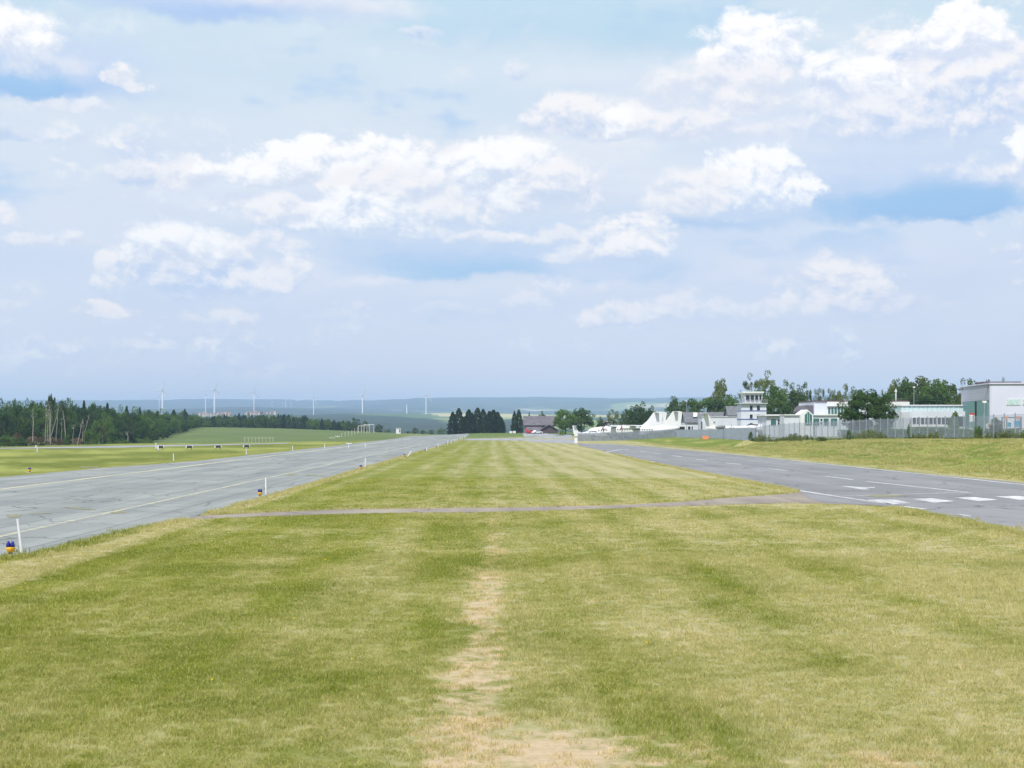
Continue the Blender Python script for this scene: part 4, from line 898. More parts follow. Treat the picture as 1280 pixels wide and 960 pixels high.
# bare leaning trunks in front of the wood
def birch(px0, b0, px1, t1, D, r_, label):
    root = empty('birch_tree', at(px0, b0, D)); mb = MB(); a = Vector((0, 0, -2.0)); e = at(px1, t1, D) - root.location
    pts = [a, Vector((0, 0, .0)), e * .5 + Vector((.15, 0, 0)), e]; mb.tube(pts, [r_ * .8, r_ * .7, r_ * .55, r_ * .25], 6); mb.build('trunk', M['pale_bark'], root)
    bb = MB(); rn = random.Random(int(px0 * 10))
    for k in range(7):
        f_ = rn.uniform(.6, 1.0); q_ = e * f_; bb.tube([q_, q_ + Vector((rn.uniform(-1, 1), rn.uniform(-1, 1), rn.uniform(.3, 1.2)))], [.05, .015], 4)
    bb.build('branches', M['pale_bark'], root); tag(root, label, 'tree', 'bare pale trunks in front of the left wood')
for a in [(41, 544, 41, 513, 440, .20, 'dead pale trunk with stubby twigs left of the bare trunks'), (56.5, 544, 57.5, 503, 440, .14, 'leftmost of three straight pale trunks under the highest tree'), (59, 544, 60, 505, 440, .14, 'middle one of three straight pale trunks under the highest tree'), (61.5, 544, 61.8, 506, 440, .16, 'rightmost of three straight pale trunks under the highest tree'), (63, 547, 74, 507, 440, .17, 'long bare trunk leaning right behind the brown brushwood'), (70, 544, 72, 511, 440, .14, 'thin bare trunk beside the long leaning one'), (81.6, 543, 78.5, 514, 440, .17, 'bare trunk bent to the left above the small round bush'), (91, 545, 92, 532, 440, .08, 'short thin bare trunk right of the small round bush'), (96.5, 556, 103, 524, 438, .18, 'crooked bare trunk leaning right from the road edge'), (103, 544, 103.6, 528, 442, .12, 'straight short bare trunk behind the crooked one'), (105, 542, 111, 520, 442, .13, 'bare trunk leaning right behind the pointed young tree'), (76.5, 544, 77, 524, 442, .09, 'thin straight bare trunk in the wood shade'), (159.5, 553, 159.5, 541, 455, .18, 'short pale trunk at the wood foot by the field')]:
    birch(*a)
# distant treeline behind the crop field
GT = 'distant treeline behind the crop field'
px = 256
while px < 442:
    D = float(np.interp(px, [250, 450], [960, 930])) + TR.uniform(0, 50)
    tp = float(np.interp(px, [255, 270, 300, 330, 345, 380, 400, 425, 442], [522, 520, 518.5, 519, 519, 521, 524, 527, 527])) + TR.uniform(-2.2, 2); kd = TR.choice(['farspruce', 'farspruce', 'forest', 'forest2'])
    tree(kd, px, tp, 538, (8 if kd == 'farspruce' else 14) * TR.uniform(.9, 1.2), D, {'farspruce': 'narrow dark spruce in the treeline behind the crop field', 'forest': 'dark leafy tree in the treeline behind the crop field', 'forest2': 'greener leafy tree in the treeline behind the crop field'}[kd], group=GT)
    px += TR.uniform(2.0, 3.4)
for px, tp, w_, kd, D, lb_ in [(328, 515.5, 15, 'forest2', 930, 'rounded taller tree in the middle of the distant treeline'), (443, 521.5, 17, 'forest', 920, 'rounded tree at the right end of the distant treeline'), (457, 524, 8, 'forest', 930, 'small tree standing behind the approach light gantry'), (474, 529, 11, 'forest', 920, 'dark round tree right of the approach light gantry'), (484, 535, 8, 'bush', 900, 'low bush between the round tree and the white hut'), (519, 533.5, 9, 'bush', 880, 'round bush right of the white hut, leftmost of four'), (529, 537, 9, 'bush', 880, 'low bush second from the white hut on its right'), (539, 536, 8, 'bush', 880, 'low bush third from the white hut on its right'), (553, 533.5, 13, 'bush', 860, 'broad bush just left of the dark spruces'), (511, 538, 7, 'bush', 890, 'very low bush close beside the white hut')]:
    tree(kd, px, tp, 543, w_, D, lb_, 'bush' if kd == 'bush' else 'tree')
# spruces at the runway end
for i, (px, tp, w_) in enumerate([(566, 515, 12), (573.5, 510.5, 14), (586, 512, 14), (590, 516, 12), (597, 510, 15), (604, 511.5, 13), (612, 514, 14), (617, 512.5, 15), (622, 515, 13), (626, 521, 11), (580, 521, 10)]):
    tree('spruce', px, tp, 542.5, w_ * 1.4, 640 + (i % 3) * 8, ['slim spruce at the left end of the group', 'tall pointed spruce, second in the group from the left', 'spruce just right of the gap in the group', 'low spruce behind the gap in the group', 'tallest pointed spruce in the group middle', 'tall spruce right beside the tallest one', 'dark full spruce right of the group middle', 'tall full spruce in the right half of the group', 'spruce second from the right end of the group', 'short spruce at the right end of the group', 'short spruce low in the gap of the group'][i] + ' at the runway end', group='dark spruces at the runway end')
tree('spruce', 643, 514, 542.5, 11, 630, 'left one of the pair of spruces beside the barn', group='dark spruces at the runway end'); tree('spruce', 648.5, 512, 542.5, 14, 634, 'right one of the pair of spruces beside the barn', group='dark spruces at the runway end')
tree('spruce', 661.5, 515.5, 530, 5, 680, 'small spruce tip sticking out over the barn roof'); tree('dark', 679, 513.8, 532, 14, 660, 'dark rounded tree behind the barn roof')
for k, (kd, px, tp, base, w_, D, lb_) in enumerate([
 ('round', 707, 510.5, 542, 30, 560, 'broad leafy tree right of the barn, the left of two'), ('round', 727, 509.5, 542, 32, 570, 'broad leafy tree with yellowish top, the right of two beside the barn'), ('fresh', 703, 537.5, 542.5, 9, 545, 'low light green bush in front of the broad tree'), ('dark', 752, 521, 541, 14, 540, 'small dark tree left of the timber cottage'), ('sparse', 766.5, 507, 541, 17, 520, 'open-crowned tree over the timber cottage'),
 ('dark', 787, 508, 541, 24, 500, 'dark tree right of the open-crowned tree'), ('dark', 799, 502, 541, 28, 505, 'tallest dark round tree behind the parked airliners'), ('dark', 812, 507, 541, 20, 500, 'dark tree right behind the first tail fins'),
 ('dark', 845, 497, 541, 26, 520, 'dark tree right of the tail fins, left end of the row'), ('round', 861, 496.5, 541, 28, 530, 'leafy tree over the grey-roofed house'), ('round', 880, 495, 541, 28, 530, 'leafy tree above the pale skylight roof'), ('dark', 899, 494, 541, 24, 525, 'dark leafy tree under the tall narrow one'), ('round', 913, 492.5, 541, 22, 530, 'leafy tree just left of the control tower'),
 ('olive', 900, 472.5, 541, 22, 540, 'tall narrow tree standing out left of the control tower'), ('olive', 893, 486, 541, 16, 545, 'shorter open tree beside the tall narrow one'),
 ('sparse', 943, 467, 541, 30, 480, 'high airy tree right behind the control tower'), ('sparse', 962, 464, 541, 34, 470, 'highest airy tree right of the control tower'), ('round', 962, 479, 541, 34, 450, 'full green tree under the airy treetops by the tower'), ('sparse', 985, 470, 541, 19, 470, 'tall thin brownish tree right of the highest airy tree'), ('dark', 993, 482, 541, 30, 430, 'dark round tree above the office wing'), ('sparse', 1004, 473, 541, 19, 470, 'second tall thin brownish tree, above the dark round one'),
 ('sparse', 1022, 482, 541, 10, 460, 'thin wispy tree at the left end of the terminal roof'), ('sparse', 1028, 483, 541, 9, 460, 'thin wispy tree next to the left end of the terminal roof'), ('sparse', 1039, 483, 541, 12, 460, 'thin wispy tree over the terminal windows'), ('olive', 1045, 488, 541, 16, 455, 'low olive tree over the terminal windows'), ('sparse', 1060, 475.5, 541, 23, 440, 'airy spreading tree left behind the big dark round tree'),
 ('sparse', 1104, 483, 541, 10, 440, 'thin pale tree right behind the big dark round tree'), ('olive', 1118, 474, 541, 18, 420, 'olive tree behind the roof mast'), ('round', 1133, 471, 541, 28, 400, 'leafy tree at the left end of the row behind the workshop'), ('olive', 1150, 469.5, 541, 34, 400, 'tallest yellowish tree behind the workshop hall'), ('round', 1168, 473, 541, 32, 395, 'leafy tree in the middle behind the workshop hall'), ('olive', 1185, 474, 541, 26, 400, 'yellowish tree right of the middle behind the workshop hall'), ('dark', 1160, 488, 541, 44, 380, 'low dark tree mass close behind the workshop hall'), ('olive', 1196, 490, 541, 24, 380, 'low olive tree left of the hangar'),
 ('sparse', 1211, 467.5, 541, 30, 380, 'airy grey-green tree over the left corner of the hangar'), ('olive', 1232, 474, 541, 18, 400, 'low tree top showing over the hangar roof'), ('sparse', 1257, 472, 541, 14, 400, 'small wispy tree top over the hangar roof'), ('round', 1008, 500, 541, 26, 420, 'leafy tree behind the gabled entrance'), ('fresh', 1002, 510.5, 541, 14, 400, 'bright bush tree low beside the gabled entrance'), ('olive', 1090, 489, 541, 22, 430, 'olive tree hidden behind the big dark round one')]):
    tree(kd, px, tp, base, w_ * {'round': 1.45, 'dark': 1.4, 'olive': 1.45, 'sparse': 1.35}.get(kd, 1.1) * (.8 if px < 815 else 1), D, lb_, 'bush' if kd == 'fresh' else 'tree')
bt = tree('big', 1085, 483, 552, 68, 232, 'big dark round tree in front of the terminal building')
for px, tp, w_, kd, D, lb_ in [(1192.5, 512.5, 15, 'round', 215, 'small round tree behind the fence near the workshop'), (1245, 520, 16, 'dark', 190, 'dark shrub behind the fence under the hangar wall'), (1215, 536, 16, 'bush', 195, 'low dark shrub behind the fence near the green doors')]:
    tree(kd, px, tp, 551, w_, D, lb_, 'tree' if kd == 'round' else 'bush')

# ================================================================== fence round the apron
def fence_run(name, P0_, P1_, hgt, label, wr=1.0, stp=2.5):
    r = empty(name, (*P0_[:2], hz(*P0_[:2]))); tag(r, label, 'fence'); base = r.location.copy()
    L = (Vector((*P1_[:2], 0)) - Vector((*P0_[:2], 0))).length; n = max(1, int(round(L / stp))); prev = None; pm = MB(); sm = MB()
    for k in range(n + 1):
        x = P0_[0] + (P1_[0] - P0_[0]) * k / n; y = P0_[1] + (P1_[1] - P0_[1]) * k / n; z = hz(x, y); p = Vector((x, y, z)) - base
        if k < 100:
            q_ = MB().box(-.05, .05, -.05, .05, -.1, hgt + .12, Matrix.Translation(p)); q_.box(-.06, .06, -.06, .06, hgt + .12, hgt + .15, Matrix.Translation(p)); q_.build('post', M['galvanised'], r)
        if prev is not None:
            d_ = p - prev; m_ = 50
            for i in range(1, m_):
                a = prev + d_ * (i / m_); sm.add([a + Vector((w_, u, h)) for h in (.05, hgt) for w_, u in ((-.005 * wr, 0), (.0025 * wr, .0043 * wr), (.0025 * wr, -.0043 * wr))], [(0, 1, 4, 3), (1, 2, 5, 4), (2, 0, 3, 5)])
            for i in range(13):
                h = .08 + (hgt - .12) * i / 12; a = prev + Vector((0, 0, h)); b = p + Vector((0, 0, h)); nn = Vector((-(b - a).y, (b - a).x, 0)).normalized() * .009
                sm.add([a + nn, b + nn, b - nn, a - nn, a + nn + Vector((0, 0, .016)), b + nn + Vector((0, 0, .016)), b - nn + Vector((0, 0, .016)), a - nn + Vector((0, 0, .016))], [(0, 1, 5, 4), (2, 3, 7, 6), (4, 5, 6, 7), (0, 3, 2, 1)])
        prev = p
    o = sm.build('wire_mesh', M['galvanised'], r)
    return r
FA, FB_ = (42.7, 249), (55.8, 155); FC = (57.0, 146.4)
FX = (FA[0] + (FB_[0] - FA[0]) * 1.35, FA[1] + (FB_[1] - FA[1]) * 1.35)
fence_run('fence', FX, FA, 2.75, 'long galvanised mesh fence on the grassy bank before terminal and hangar')
g1 = ground_pt(905, 325); g2 = ground_pt(845, 410); g3 = ground_pt(722, 396)
fence_run('fence', FA, g1, 2.4, 'mesh fence running back from the fence corner below the control tower')
fence_run('fence', g1, g2, 2.2, 'mesh fence in front of the grey-roofed house and white hall', 1.1)
fence_run('fence', g2, g3, 2.3, 'mesh fence in front of the parked airliners', 2.2, 1.25)
# white gate post at the fence end
gpo = empty('gate_post', ground_pt(720, 345)); a = gpo.location
hgt = (557 - 541) * 345 / F
MB().box(-.38, .38, -.1, .1, 0, hgt * .42).build('lower_board', M['white_paint'], gpo); MB().box(-.38, .38, -.1, .1, hgt * .55, hgt).build('upper_board', M['white_paint'], gpo); MB().box(-.06, .06, .1, .2, -.1, hgt * .98).build('post', M['galvanised'], gpo)
tag(gpo, 'white boarded marker post at the left end of the apron fence', 'post')
sg = empty('orange_board', ground_pt(882, 322)); MB().box(-.7, .7, -.05, .05, .2, .95).build('board', M['orange_paint'], sg); MB().box(-.6, -.5, -.05, .05, -.1, .35).build('leg', M['galvanised'], sg); MB().box(.5, .6, -.05, .05, -.1, .35).build('leg', M['galvanised'], sg)
tag(sg, 'small orange-red board low against the fence before the white hall', 'sign')

# ================================================================== aircraft
def ring(x, cz_, ry, rz, n=16, flat=0): return [Vector((x, math.cos(2 * math.pi * k / n) * ry, cz_ + math.sin(2 * math.pi * k / n) * rz)) for k in range(n)]
def wing(mb, root, tip, c0_, c1_, t0_, t1_, axis='y'):
    secs = []
    for p, c, th in ((root, c0_, t0_), (tip, c1_, t1_)):
        p = Vector(p); pr = [(0, 0), (.12, .5), (.4, .55), (1, .02), (.4, -.35), (.1, -.35)]
        secs.append([p + (Vector((c * u, 0, th * w_)) if axis == 'y' else Vector((c * u, th * w_, 0))) for u, w_ in pr])
    mb.loft(secs); return mb
def turboprop(loc, rz, label, spin='red_paint'):
    """high-wing twin turboprop, nose towards -x"""
    r = empty('parked_airliner', loc, rz); tag(r, label, 'aeroplane', 'white turboprop airliners parked behind the fence')
    secs = [ring(x, z, a, b) for x, z, a, b in ((-12.6, 1.75, .12, .12), (-12.2, 1.85, .55, .5), (-11.2, 2.0, 1.0, .95), (-9.8, 2.2, 1.3, 1.3), (-8, 2.3, 1.4, 1.4), (4, 2.3, 1.4, 1.4), (8, 2.65, 1.05, 1.1), (11.5, 3.05, .55, .65), (13.6, 3.3, .2, .3))]
    fz = MB().loft(secs).build('fuselage', M['white_paint'], r, True)
    for side in (-1, 1):
        wn = MB()
        for k in range(15): wn.box(-7.4 + k * .85, -7.05 + k * .85, side * 1.365 - .03, side * 1.365 + .03, 2.5, 2.95)
        wn.build('cabin_windows', M['dark_glass'], fz)
    MB().loft([ring(-11.75, 2.28, .72, .22, 10), ring(-11.0, 2.6, .98, .28, 10)]).build('windscreen', M['dark_glass'], fz)
    # fin with a long swept fillet
    MB().prism([(4.0, -.16, 3.5), (7.4, -.16, 4.2), (9.2, -.16, 5.6), (10.9, -.16, 7.6), (11.3, -.16, 8.0), (13.9, -.16, 8.05), (13.0, -.16, 3.6), (8, -.16, 3.3)], (0, .32, 0)).build('fin', M['white_paint'], r)
    MB().prism([(13.02, -.13, 3.8), (13.9, -.13, 7.9), (14.5, -.13, 7.9), (14.0, -.13, 3.8)], (0, .26, 0)).build('rudder', M['white_paint'], r)
    tp = MB(); wing(tp, (11.6, 0, 7.9), (12.3, 2.5, 7.95), 1.6, .8, .2, .12); wing(tp, (11.6, 0, 7.9), (12.3, -2.5, 7.95), 1.6, .8, .2, .12); tp.build('tailplane', M['grey_metal'] if False else M['white_metal'], r)
    wg = MB(); wing(wg, (-2.0, 0, 3.75), (-1.6, 12.3, 3.9), 2.6, 1.5, .5, .25); wing(wg, (-2.0, 0, 3.75), (-1.6, -12.3, 3.9), 2.6, 1.5, .5, .25); wg.build('wing', M['white_metal'], r)
    for side in (-1, 1):
        y = side * 4.05
        na_ = MB().loft([[p + Vector((0, y, 0)) for p in ring(x, 3.3, a, a * 1.05, 12)] for x, a in ((-4.6, .35), (-4.1, .52), (-1.5, .55), (1.5, .25))]).build('nacelle', M['white_paint'], r, True)
        pp = MB().loft([[p + Vector((0, y, 0)) for p in ring(x, 3.3, a, a, 10)] for x, a in ((-5.25, .03), (-5.0, .22), (-4.62, .36))]).build('spinner', M[spin], na_, True)
        MB().loft([[p + Vector((0, y, 0)) for p in ring(x, 2.85, a, a * .7, 10)] for x, a in ((-4.55, .3), (-4.4, .34))]).build('intake', M[spin], na_)
        for k in range(4):
            a = k * math.pi / 2 + .4; d_ = Vector((0, math.cos(a), math.sin(a))); cr = Vector((0, -math.sin(a), math.cos(a))); o_ = Vector((-4.9, y, 3.3))
            MB().loft([[o_ + d_ * f_ + cr * c_ + Vector((.05, 0, 0)), o_ + d_ * f_ - cr * c_ + Vector((.05, 0, 0)), o_ + d_ * f_ - cr * c_ - Vector((.05, 0, 0)), o_ + d_ * f_ + cr * c_ - Vector((.05, 0, 0))] for f_, c_ in ((.2, .1), (.8, .17), (1.7, .15), (1.95, .06))]).build('propeller_blade', M['black_plastic'], na_)
    for side in (-1, 1):
        MB().loft([[p + Vector((0, side * 1.45, 0)) for p in ring(x, 1.35, a, a, 10)] for x, a in ((-2.2, .1), (-1.2, .5), (1.4, .5), (2.6, .1))]).build('gear_fairing', M['white_paint'], r, True)
        w_ = MB(); w_.tube([(0.2, side * 1.6, .42), (0.2, side * 2.0, .42)], .42, 12); w_.tube([(.2, side * 1.8, .4), (.2, side * 1.6, 1.3)], .09, 6); w_.build('wheel', M['tyre'], r)
    w_ = MB(); w_.tube([(-10, -.2, .32), (-10, .2, .32)], .32, 12); w_.tube([(-10, 0, .3), (-10, 0, 1.2)], .08, 6); w_.build('nose_wheel', M['tyre'], r)
    return r
def put(px, D, base=None):
    p = ground_pt(px, D)
    return p
for (px, D, rz, sp, lb_) in [(776, 425, -.38, 'red_paint', 'white turboprop airliner with the leftmost tall tail fin, red spinner to the left'), (783, 440, -.42, 'red_paint', 'white turboprop airliner whose fin overlaps the leftmost tail fin from behind'), (800, 418, -.45, 'red_paint', 'white turboprop airliner with the separate right tail fin beside the brown roof')]:
    turboprop(put(px, D), rz, lb_, sp).scale = (.9, .9, 1.0)
def small_plane(name, px, D, rz, s, fin_m, label, ttail=False, body='white_paint'):
    r = empty(name, ground_pt(px, D), rz); r.scale = (s, s, s); tag(r, label, 'aeroplane')
    MB().loft([ring(x, z, a, b, 12) for x, z, a, b in ((-4.2, 1.2, .08, .08), (-3.8, 1.25, .38, .4), (-2.4, 1.35, .6, .62), (-.8, 1.6, .66, .78), (.8, 1.55, .6, .7), (3.6, 1.55, .22, .28), (4.4, 1.6, .08, .12))]).build('fuselage', M[body], r, True)
    MB().loft([ring(-1.9, 1.9, .35, .1, 10), ring(-1.0, 2.15, .52, .22, 10), ring(.6, 2.1, .5, .16, 10)]).build('canopy', M['dark_glass'], r, True)
    f_ = MB().prism([(2.2, -.08, 1.8), (3.3, -.08, 2.2), (4.0, -.08, 3.7), (4.8, -.08, 3.75), (4.5, -.08, 1.6)], (0, .16, 0)).build('fin', M[fin_m], r)
    if fin_m != 'white_paint':
        mb = MB()
        for i in range(3): mb.prism([(3.3 + i * .28, -.1, 2.35 + i * .42), (3.8 + i * .22, -.1, 2.35 + i * .42), (3.95 + i * .22, -.1, 2.62 + i * .42), (3.45 + i * .28, -.1, 2.62 + i * .42)], (0, .2, 0))
        mb.build('fin_marking', M['white_paint'], f_)
    zt_ = 3.65 if ttail else 1.75
    tp = MB(); wing(tp, (3.6, 0, zt_), (3.9, 1.7, zt_), .9, .6, .12, .08); wing(tp, (3.6, 0, zt_), (3.9, -1.7, zt_), .9, .6, .12, .08); tp.build('tailplane', M['white_metal'], r)
    wg = MB(); wing(wg, (-1.4, 0, 1.15), (-1.0, 5.2, 1.45), 1.7, 1.1, .24, .12); wing(wg, (-1.4, 0, 1.15), (-1.0, -5.2, 1.45), 1.7, 1.1, .24, .12); wg.build('wing', M['white_metal'], r)
    for (x, y) in ((-3.2, 0), (-.4, 1.3), (-.4, -1.3)):
        w_ = MB(); w_.tube([(x, y - .08, .2), (x, y + .08, .2)], .2, 10); w_.tube([(x, y, .2), (x, y, 1.2)], .05, 5); w_.build('wheel', M['tyre'], r)
    for k in (0, 1): MB().box(-4.35, -4.28, -.09, .09, .3 + k * .95, 1.2 + k * .9).build('propeller_blade', M['black_plastic'], r)
    return r
small_plane('light_aircraft', 739, 415, -.2 + math.pi, 1.15, 'white_paint', 'small white aeroplane with a T-shaped tail left of the airliners', True)
small_plane('light_aircraft', 944, 352, -.35, 1.35, 'pink_paint', 'white light aircraft with a pink and red tail fin below the control tower')
small_plane('light_aircraft', 1249, 225, .5 + math.pi, .6, 'white_paint', 'low white glider-like aircraft behind the fence below the lilac hangar wall')
# business jet before the white hall: fin leaning left, nose to the right
jt = empty('business_jet', ground_pt(915, 400), .12 + math.pi); tag(jt, 'white business jet with a swept T-tail parked before the white hall', 'aeroplane')
MB().loft([ring(x, z, a, b, 14) for x, z, a, b in ((-8.0, 1.5, .08, .08), (-7.4, 1.55, .45, .42), (-6.0, 1.75, .8, .85), (-3.5, 1.9, .95, 1.0), (3, 1.9, .95, 1.0), (6, 2.2, .5, .6), (7.6, 2.4, .12, .15))]).build('fuselage', M['white_paint'], jt, True)
MB().prism([(3.6, -.12, 2.8), (5.2, -.12, 3.4), (7.0, -.12, 6.4), (8.4, -.12, 6.5), (7.2, -.12, 2.3)], (0, .24, 0)).build('fin', M['white_paint'], jt)
tp = MB(); wing(tp, (6.9, 0, 6.35), (8.0, 2.6, 6.4), 1.7, .8, .16, .1); wing(tp, (6.9, 0, 6.35), (8.0, -2.6, 6.4), 1.7, .8, .16, .1); tp.build('tailplane', M['white_metal'], jt)
wg = MB(); wing(wg, (-1.8, 0, 1.25), (1.4, 7.6, 1.7), 3.0, 1.0, .35, .15); wing(wg, (-1.8, 0, 1.25), (1.4, -7.6, 1.7), 3.0, 1.0, .35, .15); wg.build('wing', M['white_metal'], jt)
for side in (-1, 1): MB().loft([[p + Vector((0, side * 1.45, 0)) for p in ring(x, 2.5, a, a, 12)] for x, a in ((2.4, .42), (2.9, .5), (4.6, .42), (5.1, .3))]).build('engine', M['grey_metal'], jt, True)
for (x, y) in ((-6, 0), (.8, 1.5), (.8, -1.5)):
    w_ = MB(); w_.tube([(x, y - .12, .3), (x, y + .12, .3)], .3, 10); w_.tube([(x, y, .3), (x, y, 1.4)], .07, 5); w_.build('wheel', M['tyre'], jt)
for side in (-1, 1):
    wn = MB()
    for k in range(6): wn.box(-4.4 + k * 1.0, -4.05 + k * 1.0, side * .9 - .04, side * .9 + .04, 2.15, 2.45)
    wn.build('cabin_windows', M['dark_glass'], jt)

# ================================================================== vehicles and kit near the buildings
def car(px, D, rz, body, label, s=1.0, van=False):
    r = empty('parked_van' if van else 'parked_car', ground_pt(px, D), rz); r.scale = (s, s, s); tag(r, label, 'van' if van else 'car')
    L, W, H = (5.0, 1.0, 2.0) if van else (4.3, .88, 1.42)
    prof = [(-L / 2, .35), (-L / 2, 1.0), (-L / 2 + .35, H), (L / 2 - 1.5, H), (L / 2 - .8, 1.1), (L / 2, .95), (L / 2, .35)] if van else [(-L / 2, .35), (-L / 2, .85), (-L / 2 + .5, .95), (-1.1, H), (.6, H), (1.3, .95), (L / 2, .78), (L / 2, .35)]
    MB().prism([(x, -W, z) for x, z in prof], (0, 2 * W, 0)).build('body', M[body], r)
    for s_ in (-1, 1): MB().prism([(-1.15, s_ * (W + .01), .98), (-.95, s_ * (W + .01), H - .12), (.5, s_ * (W + .01), H - .12), (1.0, s_ * (W + .01), .98)], (0, s_ * .02, 0)).build('side_window', M['dark_glass'], r)
    for x in (-L / 2 + .8, L / 2 - .8):
        for s_ in (-1, 1): MB().tube([(x, s_ * (W - .2), .32), (x, s_ * (W + .03), .32)], .32, 14).build('wheel', M['tyre'], r)
    for s_ in (-1, 1): MB().box(L / 2 - .02, L / 2 + .03, s_ * .65 - .15, s_ * .65 + .15, .6, .75).build('headlight', M['white_metal'], r)
    return r
car(665, 594, .1, 'red_paint', 'dark red car parked low in front of the timber barn'); car(671.5, 590.5, .5, 'white_metal', 'silver car parked at the porch of the timber barn')
car(859, 418, .3, 'white_paint', 'white van parked below the grey-roofed house', van=True); car(1192.5 + 14, 235, .2, 'white_paint', 'white van by the workshop end behind the fence', .8, True)
car(1194, 240, 2.9, 'white_metal', 'small silver car with its front to the workshop wall', .7)
wb = []
for px, lb_ in ((638.6, 'left one of two tiny white boxes on the grass before the spruces'), (643, 'right one of two tiny white boxes on the grass before the spruces')):
    r = empty('equipment_box', ground_pt(px, 600)); tag(r, lb_, 'box'); MB().box(-.6, .6, -.4, .4, .15, 1.05).build('housing', M['white_paint'], r); MB().box(-.65, .65, -.45, .45, 1.05, 1.12).build('lid', M['white_metal'], r)
    for x in (-.5, .5): MB().box(x - .05, x + .05, -.3, .3, -.1, .15).build('leg', M['grey_metal'], r)
# windsock
ws_ = empty('windsock', ground_pt(656.6, 520)); D = 520; H = 3.4
MB().tube([(0, 0, -.1), (0, 0, H)], [.06, .04], 6).build('mast', M['white_paint'], ws_)
a0 = Vector((.05, 0, H - .15)); a1 = Vector((.35, -.1, H - 1.3))
sk = MB(); sk.tube([a0 + Vector((.1, 0, 0)), a0.lerp(a1, .35) + Vector((.16, 0, 0)), a0.lerp(a1, .7) + Vector((.14, 0, 0)), a1], [.26, .24, .2, .14], 12, cap=False); sk.build('sock', M['red_paint'], ws_)
tag(ws_, 'drooping red windsock on a short white mast before the barn', 'windsock')
# advertising boards and kit seen over the fence at the right edge
def board(name, px0, px1, pt, pb, D, m, label, cat='sign', strip=None):
    c = ground_pt((px0 + px1) / 2, D); r = empty(name, c); tag(r, label, cat); w_ = (px1 - px0) * D / F; z1 = EYE - (pt - HZ) * D / F - c.z; z0 = EYE - (pb - HZ) * D / F - c.z
    MB().box(-w_ / 2, w_ / 2, -.05, .05, z0, z1).build('board', M[m], r)
    for x in (-w_ / 2 + .1, w_ / 2 - .1): MB().box(x - .05, x + .05, .05, .15, -.1, z1 - .05).build('leg', M['galvanised'], r)
    if strip: MB().box(-w_ / 2, w_ / 2, -.09, -.052, z1 - strip[1], z1).build('coloured_strip', M[strip[0]], r)
    return r
board('info_board', 1212, 1218, 516.5, 527, 240, 'white_paint', 'white notice board with a red top strip before the green doors', strip=('red_paint', .25))
board('info_board', 1259.5, 1264, 525.5, 533, 205, 'blue_sign', 'small turquoise and white board behind the fence near the right edge', strip=('white_paint', .3))
board('banner', 1268, 1275, 526, 533, 206, 'blue_sign', 'plain blue banner behind the fence near the right edge', 'banner')
board('warning_board', 1257.5, 1259.5, 520, 524, 208, 'orange_paint', 'small orange board over the turquoise one behind the fence')
board('warning_board', 1271, 1275, 520.2, 523, 208, 'orange_paint', 'small orange board over the blue banner behind the fence')
board('info_board', 1234, 1238.5, 529, 533.4, 210, 'tan_board', 'small tan board in front of the green doors')
bm_ = empty('boom_barrier', ground_pt(1266, 209)); z_ = EYE - (522 - HZ) * 209 / F - bm_.location.z
MB().box(-1.6, 1.2, -.05, .05, z_ - .06, z_ + .06).build('boom', M['maroon_trim'], bm_); MB().box(1.1, 1.3, -.1, .1, -.1, z_ + .1).build('post', M['grey_metal'], bm_); MB().box(-1.65, -1.5, -.05, .05, -.1, z_).build('rest_post', M['grey_metal'], bm_); tag(bm_, 'dark maroon bar carrying the orange boards at the right edge', 'barrier')
for px, D, tp, lb_ in ((1230.5, 186, 504, 'pale lamp mast with a bent top in front of the green doors'), (858, 415, 502, 'thin floodlight mast over the grey-roofed house'), (1142.5, 330, 485, 'lamp mast standing out before the trees behind the workshop')):
    c = ground_pt(px, D); H = EYE - (tp - HZ) * D / F - c.z; r = empty('lamp_mast', c); MB().tube([(0, 0, -.1), (0, 0, H)], [.10, .06], 8).build('mast', M['galvanised'], r)
    MB().loft([[Vector((x, y, H + z)) for x, y in ((-w_, -.15), (w_, -.15), (w_, .15), (-w_, .15))] for z, w_ in ((0, .10), (.12, .26), (.32, .24))]).build('lamp_head', M['white_paint'], r); tag(r, lb_, 'lamp')

# ================================================================== taxiway edge lights and marker posts
def edge_light(px, py, label):
    r = empty('taxiway_light', gp(px, py, .02)); tag(r, label, 'light', 'blue taxiway edge lights')
    MB().loft([[Vector((math.cos(k * math.pi / 6) * q_, math.sin(k * math.pi / 6) * q_, z)) for k in range(12)] for z, q_ in ((-.03, .26), (.02, .26), (.035, .22))]).build('base_plate', M['yellow_paint' if False else 'concrete'], r)
    MB().tube([(0, 0, .02), (0, 0, .10)], .055, 10).build('stem', M['black_plastic'], r)
    MB().loft([[Vector((math.cos(k * math.pi / 8) * q_, math.sin(k * math.pi / 8) * q_, z)) for k in range(16)] for z, q_ in ((.09, .06), (.12, .10), (.20, .125), (.23, .125))]).build('housing', M['yellow_paint'], r, True)
    for dx in (-.058, .058):
        MB().loft([[Vector((dx + math.cos(k * math.pi / 6) * q_, math.sin(k * math.pi / 6) * q_ * 1.2, z)) for k in range(12)] for z, q_ in ((.228, .062), (.30, .060), (.36, .045), (.40, .022), (.405, .006))]).build('lens', M['blue_glass'], r, True)
    return r
